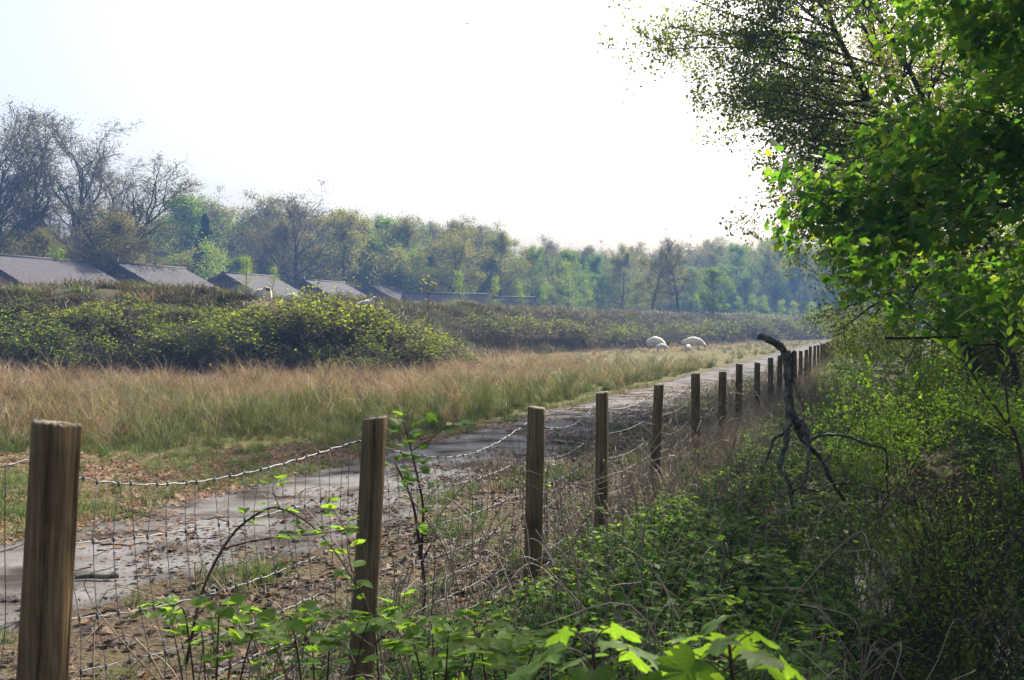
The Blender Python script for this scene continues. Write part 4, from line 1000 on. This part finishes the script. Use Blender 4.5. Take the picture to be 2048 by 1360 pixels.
# fallen leaves
def dead_leaf_mesh(seed, mat, tpl):
    r_ = np.random.default_rng(seed); V = tpl[0].copy(); V[:, 1] -= .5; c = r_.uniform(.6, 1.6)
    V[:, 2] = c * (V[:, 0] ** 2) * .9 - .5 * r_.uniform(-1, 1) * V[:, 1] ** 2 + r_.normal(0, .06, len(V)); return mesh('dead_leaf', V, tpl[1], mat)
LT = [LEAF_TOOTH, LEAF_OVAL, LEAF_MAPLE, LEAF_TOOTH]
DL = [source('dead_leaf', dead_leaf_mesh(i, M['dead_leaf'], LT[i])) for i in range(4)] + [source('dead_leaf', dead_leaf_mesh(9 + i, M['wet_leaf'], LT[i])) for i in range(4)]
x, y = sample(170000, 4.5, 34); u = uof(x, y) - path_off(y); w = R.random(len(x))
nz_ = np.sin(x * 1.3 + 2) * np.sin(y * 1.1 + 1) + .8 * np.sin(x * 3.1 + y * 1.9) + R.normal(0, .4, len(x))
pl = np.where((u < -4.0) & (y < verge_edge(x) + .4), np.where(nz_ > -.2, .75, .2), 0) + np.where((u > -4.0) & (u < -1.9), np.where(nz_ > .55, .75, .03) + .8 * sm(-3.1, -2.2, u) * (nz_ > -.6), 0) \
     + np.where((u > -2.2) & (u < .4), np.where(nz_ > -.5, .85, .35), 0) + np.where((u >= .4) & (u < 1.7), .35, 0) + np.where(np.abs(u + 4.0) < .22, .6, 0)
k = w < pl; x, y, u = x[k], y[k], u[k]
x2, y2 = sample(30000, 6, 17.5, -.52, .02); u2 = uof(x2, y2) - path_off(y2); nz2 = np.sin(x2 * 1.1) * np.sin(y2 * 1.5 + 1) + .7 * np.sin(x2 * 2.7 + y2) + R.normal(0, .4, len(x2))
k = (u2 < -3.9) & (y2 < verge_edge(x2) + .3) & (R.random(len(x2)) < np.where(nz2 > .1, .9, .15)); x, y, u = np.r_[x, x2[k]], np.r_[y, y2[k]], np.r_[u, u2[k]]; n = len(x)
wet = (u > -2.9) & (R.random(n) < .8)
onpath = (u > -4.02) & (u < -1.75); z = np.where(onpath, hgt(x, y) * .4 + .05, hgt(x, y) + .015)
scatter('leaf_litter', DL, np.c_[x, y, z], np.c_[R.normal(0, .22, n), R.normal(0, .22, n), R.uniform(0, 6.28, n)], np.where(onpath, .018 + .045 * R.random(n) ** 2, .025 + .06 * R.random(n) ** 1.5), R.integers(0, 4, n) + 4 * wet,
        'brown and blackened fallen leaves littering the path edges and verge', 'leaf litter')

# twigs on the path
def twig_mesh(seed):
    r_ = np.random.default_rng(seed); P = np.c_[np.linspace(-.5, .5, 6), r_.normal(0, .05, 6), np.abs(r_.normal(0, .03, 6))]; V, Fs = tube(P, np.linspace(.022, .01, 6), 4); return mesh('twig', V, Fs, M['dark_cane'])
TW = [source('twig', twig_mesh(i)) for i in range(4)]
x, y = sample(5200, 5, 28); u = uof(x, y) - path_off(y); nz_ = np.sin(x * 1.3 + 2) * np.sin(y * 1.1 + 1) + .8 * np.sin(x * 3.1 + y * 1.9)
k = (u > -4.2) & (u < .2) & (R.random(len(x)) < np.where(nz_ > .2, .9, .12)); x, y, u = x[k], y[k], u[k]; n = len(x)
z = np.where((u > -4.02) & (u < -1.75), hgt(x, y) * .4 + .045, hgt(x, y) + .02)
scatter('twig_litter', TW, np.c_[x, y, z], np.c_[R.normal(0, .1, n), R.normal(0, .15, n), R.uniform(0, 6.28, n)], R.uniform(.07, .38, n), R.integers(0, 4, n), 'small dark twigs scattered over the path', 'twigs')
def stick():
    x, y = gp(192, 1153, .06); t = link('stick', MB().add(*tube(smooth_line([(-.13, 0, .012), (-.05, .008, .015), (.04, -.006, .013), (.13, .004, .014)], 5), np.linspace(.014, .019, 16), 9)).mesh('stick', M['deadwood'], True), None, (x, y, gz(x, y) * .4 + .045), (0, 0, .15))
    tag(t, 'short thick stick lying on the grey path beside the thickest post', 'stick')
stick()

# dark rush tussocks on the litter strip
for (px, py, s, lb) in [(1000, 955, 1.0, 'dark rush tussock on the leaf litter between path and fence'), (1125, 893, .8, 'smaller dark tussock on the path edge behind two posts'), (1345, 800, .7, 'low dark tussock at the far bend of the path')]:
    x, y = gp(px, py); tag(link('rush_tussock', blades(150, .34, .28, .006, .9, M['dead_stem' if s == .7 else 'heather'], rng, 3, .5, .015), None, (x, y, gz(x, y) - .02), None, (s,) * 3), lb, 'tussock')

# ------------------------------------------------------------------ weeds under and right of the fence
def nettle_plant(seed, h, pairs, size):
    r_ = np.random.default_rng(seed); stemP = []; P, A, N, Z = [], [], [], []
    mb = MB()
    for s in range(3):
        a = r_.uniform(0, 6.28); b = np.array([math.cos(a), math.sin(a), 0]) * r_.uniform(0, .08); H = h * r_.uniform(.6, 1.1); tip = b + np.array([r_.normal(0, .05), r_.normal(0, .05), H])
        mb.add(*tube([b, (b + tip) / 2 + r_.normal(0, .01, 3), tip], [.003, .0025, .0015], 3, False), 1); a0 = r_.uniform(0, 3)
        for i in range(pairs):
            t = (i + 1) / pairs; c = b + (tip - b) * t
            for q in range(2 if i < pairs - 1 else 4):
                az = a0 + i * 1.57 + q * (3.14 if i < pairs - 1 else 1.57) + r_.normal(0, .2); P.append(c); A.append((math.cos(az), math.sin(az), r_.normal(-.15, .25))); N.append(np.array([0, 0, 1.]) + r_.normal(0, .25, 3)); Z.append(size * (1.1 - .55 * t) * r_.uniform(.8, 1.2))
    mb.add(*place(LEAF_TOOTH, np.array(P), np.array(A), np.array(N), np.array(Z)), 0)
    return source('weed', mb.mesh('weed', [M['nettle'], M['dark_cane']]))
def sprig(seed, ln, size, n, mat):
    r_ = np.random.default_rng(seed); q = smooth_line([(0, 0, -.03), (ln * .25, 0, ln * .45), (ln * .65, r_.normal(0, .05), ln * .55), (ln, 0, ln * .28)], 5); mb = MB(); mb.add(*tube(q, np.linspace(.0045, .0015, len(q)), 4, False), 1)
    P, A, N, Z = [], [], [], []
    for i in range(n):
        k = r_.integers(3, len(q)); az = r_.uniform(0, 6.28); o = np.array([math.cos(az), math.sin(az), .35]); c = q[k] + o * .035
        mb.add(*tube([q[k], c], [.0015, .001], 3, False), 1)
        for da, ss in ((-1.2, .8), (0, 1.1), (1.2, .8)):
            P.append(c); A.append((math.cos(az + da), math.sin(az + da), r_.normal(.05, .2))); N.append(np.array([0, 0, 1.]) + r_.normal(0, .25, 3)); Z.append(size * ss * r_.uniform(.8, 1.2))
    mb.add(*place(LEAF_TOOTH, np.array(P), np.array(A), np.array(N), np.array(Z)), 0)
    return mb.mesh('sprig', [mat, M['dark_cane']])
WV = [nettle_plant(1, .30, 5, .055), nettle_plant(2, .22, 4, .05), nettle_plant(3, .40, 6, .052), nettle_plant(4, .14, 3, .05)] + \
     [source('sprig', sprig(20 + i, l, .05, 12, M['shrub'])) for i, l in enumerate((.4, .55))] + [source('weed_grass', blades(26, .3, .12, .007, .8, M['green_grass'], rng, 3, .4))]
xs2, ys2 = [], []
for n, a, b in ((9000, 3.4, 9), (12000, 8, 20), (12000, 18, 50)):
    x, y = sample(n, a, b, -.5, .62); u = uof(x, y); nz_ = np.sin(x * 2.3) * np.sin(y * 1.9 + 1) + R.normal(0, .5, n)
    bankL = (u > .05) & (u < 1.7); bankR = (u > 3.15) & (u < 12); strip = (u > -.9) & (u <= .05) & (nz_ > .9)
    k = (bankL & (nz_ > -1.1)) | (bankR & (nz_ > -.9)) | strip; xs2.append(x[k]); ys2.append(y[k])
x = np.concatenate(xs2); y = np.concatenate(ys2); n = len(x)
scatter('weed_cover', WV, np.c_[x, y, np.maximum(hgt(x, y), -.72) - .01], yaw(n, .18), R.uniform(.45, 1.15, n) * (1 + np.clip(y - 15, 0, 40) / 60) * (.55 + .45 * sm(-.2, .9, uof(x, y))), R.choice(7, n, p=[.18, .2, .12, .18, .14, .10, .08]), 'green nettles and low weeds covering the ditch banks', 'weeds')

# pale dead stalks and canes tangled in the weeds
def stalk(seed, ln):
    r_ = np.random.default_rng(seed); a = r_.uniform(.2, .9); P = [(0, 0, -.05)]
    q = smooth_line([(0, 0, -.05), (ln * .2 * a, r_.normal(0, .03), ln * .5), (ln * .6 * a, r_.normal(0, .06), ln * .85), (ln * 1.1 * a, r_.normal(0, .08), ln * (.95 - .5 * a))], 4); V, Fs = tube(q, np.linspace(.0042, .0018, len(q)), 3, False)
    me = mesh('stalk', V, Fs, M['dead_stem']); at_ = me.attributes.new('along', 'FLOAT', 'POINT'); at_.data.foreach_set('value', np.repeat(np.linspace(0, 1, len(q)), 3).astype(np.float32)); return source('stalk', me)
SV_ = [stalk(i, l) for i, l in enumerate((.5, .8, .65, 1.0, .4))]
x, y = sample(15000, 3.6, 30, -.4, .6); u = uof(x, y); k = ((u > -.5) & (u < 1.9)) | ((u > 2.8) & (u < 8) & (R.random(len(x)) < .5)); x, y, u = x[k], y[k], u[k]; n = len(x)
scatter('dead_stalks', SV_, np.c_[x, y, np.maximum(hgt(x, y), -.75)], yaw(n, .3), R.uniform(.5, 1.15, n), R.integers(0, 5, n), 'pale dead stalks tangled through the weeds below the fence', 'stalks')

# brown dead grass round the feet of the far posts
x, y = sample(5000, 9, 45, .05, .4); u = uof(x, y); k = (u > -.45) & (u < .55); x, y = x[k], y[k]; n = len(x)
BG = [source('dead_tuft', blades(40, h, .12, .006, .8, M['dead_stem'], rng, 3, .5, .015)) for h in (.35, .5)]
scatter('dead_grass', BG, np.c_[x, y, hgt(x, y) - .02], yaw(n, .15), R.uniform(.5, 1.1, n), R.integers(0, 2, n), 'brown dead grass round the feet of the fence posts', 'grass')

# floating scraps on the ditch water
x, y = sample(4200, 7, 40, .1, .6); u = uof(x, y); k = (u > 1.6) & (u < 3.8) & (np.sin(x * 2.7) * np.sin(y * 2.1) + R.normal(0, .3, len(x)) > .15); x, y = x[k], y[k]; n = len(x)
FL = [source('scrap', mesh('scrap', LEAF_OVAL[0] * np.array([1, 1, .1]), LEAF_OVAL[1], m_)) for m_ in (M['wet_leaf'], M['dead_leaf'], M['nettle'])]
scatter('floating_leaves', FL, np.c_[x, y, np.full(n, -.694)], yaw(n), R.uniform(.03, .08, n), R.integers(0, 3, n), 'leaves and scraps floating on the dark ditch water', 'leaf litter')

# ------------------------------------------------------------------ single plants near the fence
leafmesh = {}
def single_leaf(kind, mat):
    key = kind + mat
    if key not in leafmesh:
        tpl = {'maple': LEAF_MAPLE_FINE, 'tooth': LEAF_TOOTH, 'long': LEAF_LONG, 'oval': LEAF_OVAL}[kind]; leafmesh[key] = mesh('leaf', tpl[0], tpl[1], M[mat])
    return leafmesh[key]
from mathutils import Matrix
def put_leaf(parent, kind, mat, P, axis, nrm, size):
    a = Vector(axis).normalized(); xx = a.cross(Vector(nrm)).normalized(); zz = xx.cross(a)
    return link('leaf', single_leaf(kind, mat), parent, P, Matrix((xx, a, zz)).transposed().to_euler(), (size,) * 3)

def plant_from_pixels(name, label, cat, stems, root, leaves, kind, mat, size, seed, bark='dark_cane', trip=False, side=.05, droop=-.1):
    """stems: list of ([(px,py,d),...], r0, r1, leaf count, first leaf fraction)"""
    r_ = np.random.default_rng(seed); base = np.array([root[0], root[1], gz(*root)]); t = empty(name, base); tag(t, label, cat)
    for pts, r0, r1, nl, f0 in stems:
        Q = [at(*p) if len(p) == 3 and p[2] > 0 else np.array(p[:3]) for p in pts]; q = smooth_line(np.array(Q), 6) - base
        MB().add(*tube(q, np.linspace(r0, r1, len(q)), 6)).build('stem', M[bark], t, True)
        for i in range(nl):
            f = f0 + (1 - f0) * (i + r_.random()) / nl; k = min(len(q) - 2, int(f * (len(q) - 1))); c = q[k] + (q[k + 1] - q[k]) * (f * (len(q) - 1) - k)
            d = q[k + 1] - q[k]; d /= np.linalg.norm(d); az = i * 2.4 + r_.normal(0, .3); o = np.array([math.cos(az), math.sin(az), .1]) * .8 + d * .5; o /= np.linalg.norm(o)
            if trip:
                c2 = c + o * side
                for da, ss in ((-1.15, .8), (0, 1.1), (1.15, .8)):
                    v = np.array([o[0] * math.cos(da) - o[1] * math.sin(da), o[0] * math.sin(da) + o[1] * math.cos(da), o[2] + droop])
                    put_leaf(t, kind, mat, c2, v, np.array([0, 0, 1.]) + r_.normal(0, .3, 3), size * ss * r_.uniform(.75, 1.2))
            else: put_leaf(t, kind, mat, c, o + np.array([0, 0, droop]), np.array([0, 0, 1.]) + r_.normal(0, .4, 3), size * r_.uniform(.7, 1.25))
    return t
plant_from_pixels('elder_sapling', 'upright leafy sapling growing through the wire between two near posts', 'sapling',
    [([(838, 1290, 5.6), (848, 1180, 5.6), (840, 1100, 5.6), (826, 1010, 5.6), (806, 960, 5.6), (790, 925, 5.65)], .011, .005, 6, .5),
     ([(842, 1115, 5.6), (846, 1020, 5.6), (836, 960, 5.6), (822, 900, 5.6), (806, 840, 5.6)], .008, .003, 16, .35),
     ([(845, 1120, 5.6), (870, 1080, 5.5), (900, 1070, 5.5)], .005, .002, 5, .3), ([(826, 900, 5.6), (860, 880, 5.6), (890, 855, 5.6), (905, 850, 5.6)], .003, .0015, 4, .4)],
    (-.46, 5.6), 0, 'tooth', 'nettle', .062, 301, trip=True)
plant_from_pixels('bramble_plant', 'arching bramble cane curving over the wire between the thickest post and its neighbour', 'bramble',
    [([(370, 1330, 3.7), (405, 1180, 3.8), (460, 1075, 3.9), (520, 1025, 3.9), (560, 1018, 3.9), (620, 1050, 3.9), (680, 1120, 3.8), (730, 1210, 3.7)], .0055, .002, 15, .3),
     ([(440, 1100, 3.85), (520, 1080, 3.8), (620, 1070, 3.8), (700, 1060, 3.8)], .003, .0015, 7, .3),
     ([(560, 1020, 3.9), (545, 980, 3.9), (550, 965, 3.9)], .002, .001, 3, .2)],
    (-1.05, 3.7), 0, 'tooth', 'shrub', .042, 302, trip=True, side=.03)
plant_from_pixels('bramble_plant', 'bramble shoot climbing the second post with yellow-green leaves', 'bramble',
    [([(760, 1400, 3.9), (745, 1250, 4.0), (700, 1130, 4.1), (690, 1060, 4.2), (650, 1000, 4.3)], .004, .0015, 12, .25), ([(748, 1290, 4.0), (790, 1250, 3.9), (800, 1200, 3.9)], .003, .001, 6, .3)],
    (-.45, 3.9), 0, 'tooth', 'shrub', .05, 303, trip=True, side=.035)
for i, (px, py, d, w) in enumerate([(640, 1290, 3.4, 190), (880, 1300, 3.3, 170), (420, 1270, 3.6, 170), (1000, 1330, 3.1, 140)]):
    lb = ['low bright bramble clump at the foot of the second post', 'low yellow-green bramble clump beside the maple saplings', 'dark-stemmed bramble clump beside the thickest post', 'bramble shoots in front of the dead leaves'][i]
    st = []
    for j in range(6):
        x1 = px + (j - 2.5) * w / 5; yy_ = py - 20 - 55 * math.sin(j * 2.1 + i) ** 2; st.append(([(px + (j - 2.5) * 12, 1560, d), (px + (x1 - px) * .6, 1400, d + .1 * math.sin(j)), (x1, yy_ + 20, d + .2 * math.cos(j * 3)), (x1 + (x1 - px) * .4, yy_ + 10, d + .25 * math.cos(j * 3))], .004, .0015, 8, .45))
    plant_from_pixels('bramble_plant', lb, 'bramble', st, ((px - CX) / FPX * d, d), 0, 'tooth', 'shrub', .05, 310 + i, trip=True, side=.035)
def maple_sapling(px, py, d, seed, label, rz=0):
    r_ = np.random.default_rng(seed); tip = at(px, py, d); base = np.array([tip[0] + .03, tip[1], gz(tip[0], tip[1])]); t = empty('maple_sapling', base); tag(t, label, 'sapling')
    q = smooth_line([(0, 0, -.02), (.02, .01, (tip[2] - base[2]) * .5), tip - base], 8); MB().add(*tube(q, np.linspace(.007, .003, len(q)), 7)).build('stem', M['dark_cane'], t, True)
    for i in range(20):
        az = rz + i * 2.4; lv = i // 2; c = q[-1] - np.array([0, 0, .007 * i]); ln = .04 + .006 * i; o = np.array([math.cos(az), math.sin(az), .75 - .05 * i]); o /= np.linalg.norm(o); e = c + o * ln
        MB().add(*tube(smooth_line([c, c + o * ln * .5 + np.array([0, 0, .006]), e], 3), .0013, 4)).build('leaf_stalk', M['dark_cane'], t)
        put_leaf(t, 'maple', 'seedling', e, np.array([math.cos(az), math.sin(az), -.3 - .025 * i + r_.normal(0, .25)]), np.array([0, 0, 1.]) + np.array([math.cos(az), math.sin(az), 0]) * .3 + r_.normal(0, .35, 3), (.055 if i < 4 else .074) * r_.uniform(.85, 1.15))
maple_sapling(1185, 1290, 1.75, 401, 'maple sapling whose lobed leaves glow yellow-green, next to low brambles', .4)
maple_sapling(1460, 1292, 1.75, 402, 'maple sapling with drooping lobed leaves and one long bright leaf over the ditch edge', 1.9)
plant_from_pixels('willow_shoot', 'slanting willow shoots with pale backlit leaves beside the ditch', 'shrub',
    [([(2075, 1150, 5.0), (2040, 900, 5.0), (2010, 840, 5.0), (1965, 780, 5.0), (1930, 725, 5.0), (1885, 690, 5.0)], .009, .0025, 34, .35), ([(2020, 850, 5.0), (2012, 760, 5.0), (2016, 660, 5.0), (2010, 600, 5.0)], .005, .002, 16, .3),
     ([(2030, 880, 5.0), (1985, 850, 4.9), (1940, 830, 4.9), (1895, 815, 4.9)], .004, .0015, 20, .2), ([(2060, 1000, 5.0), (2080, 820, 5.1), (2060, 700, 5.1), (2045, 640, 5.1)], .005, .002, 16, .3)],
    (2.3, 5.0), 0, 'long', 'shrub', .062, 501, side=.02, droop=.25)
# oak sapling on the bank crest
plant_from_pixels('oak_sapling', 'thin sapling with yellow-brown leaves sticking up from the bank crest', 'sapling',
    [([(858, 690, 45), (857, 620, 45), (856, 545, 45)], .03, .012, 6, .5), ([(857, 600, 45), (845, 575, 45), (848, 562, 45)], .012, .006, 8, .3), ([(857, 590, 45), (868, 572, 45), (872, 568, 45)], .012, .006, 8, .3)],
    (-3.25, 45), 0, 'oval', 'far_brown', .2, 601, 'cane')

# ------------------------------------------------------------------ haze
def haze():
    V, Fs = box((0, 165, 13), (420, 350, 34)); m = bpy.data.materials.new('haze'); m.use_nodes = True; n = m.node_tree.nodes; l = m.node_tree.links; n.remove(n['Principled BSDF'])
    v = n.new('ShaderNodeVolumePrincipled'); v.inputs['Color'].default_value = (.26, .50, 1.0, 1); v.inputs['Density'].default_value = HAZE; v.inputs['Anisotropy'].default_value = 0
    l.new(v.outputs[0], n['Material Output'].inputs['Volume'])
    o = link('haze', mesh('haze', V, Fs, m)); tag(o, 'thin blue morning haze over the heath', 'haze', kind='stuff')
HAZE = .0009
haze()
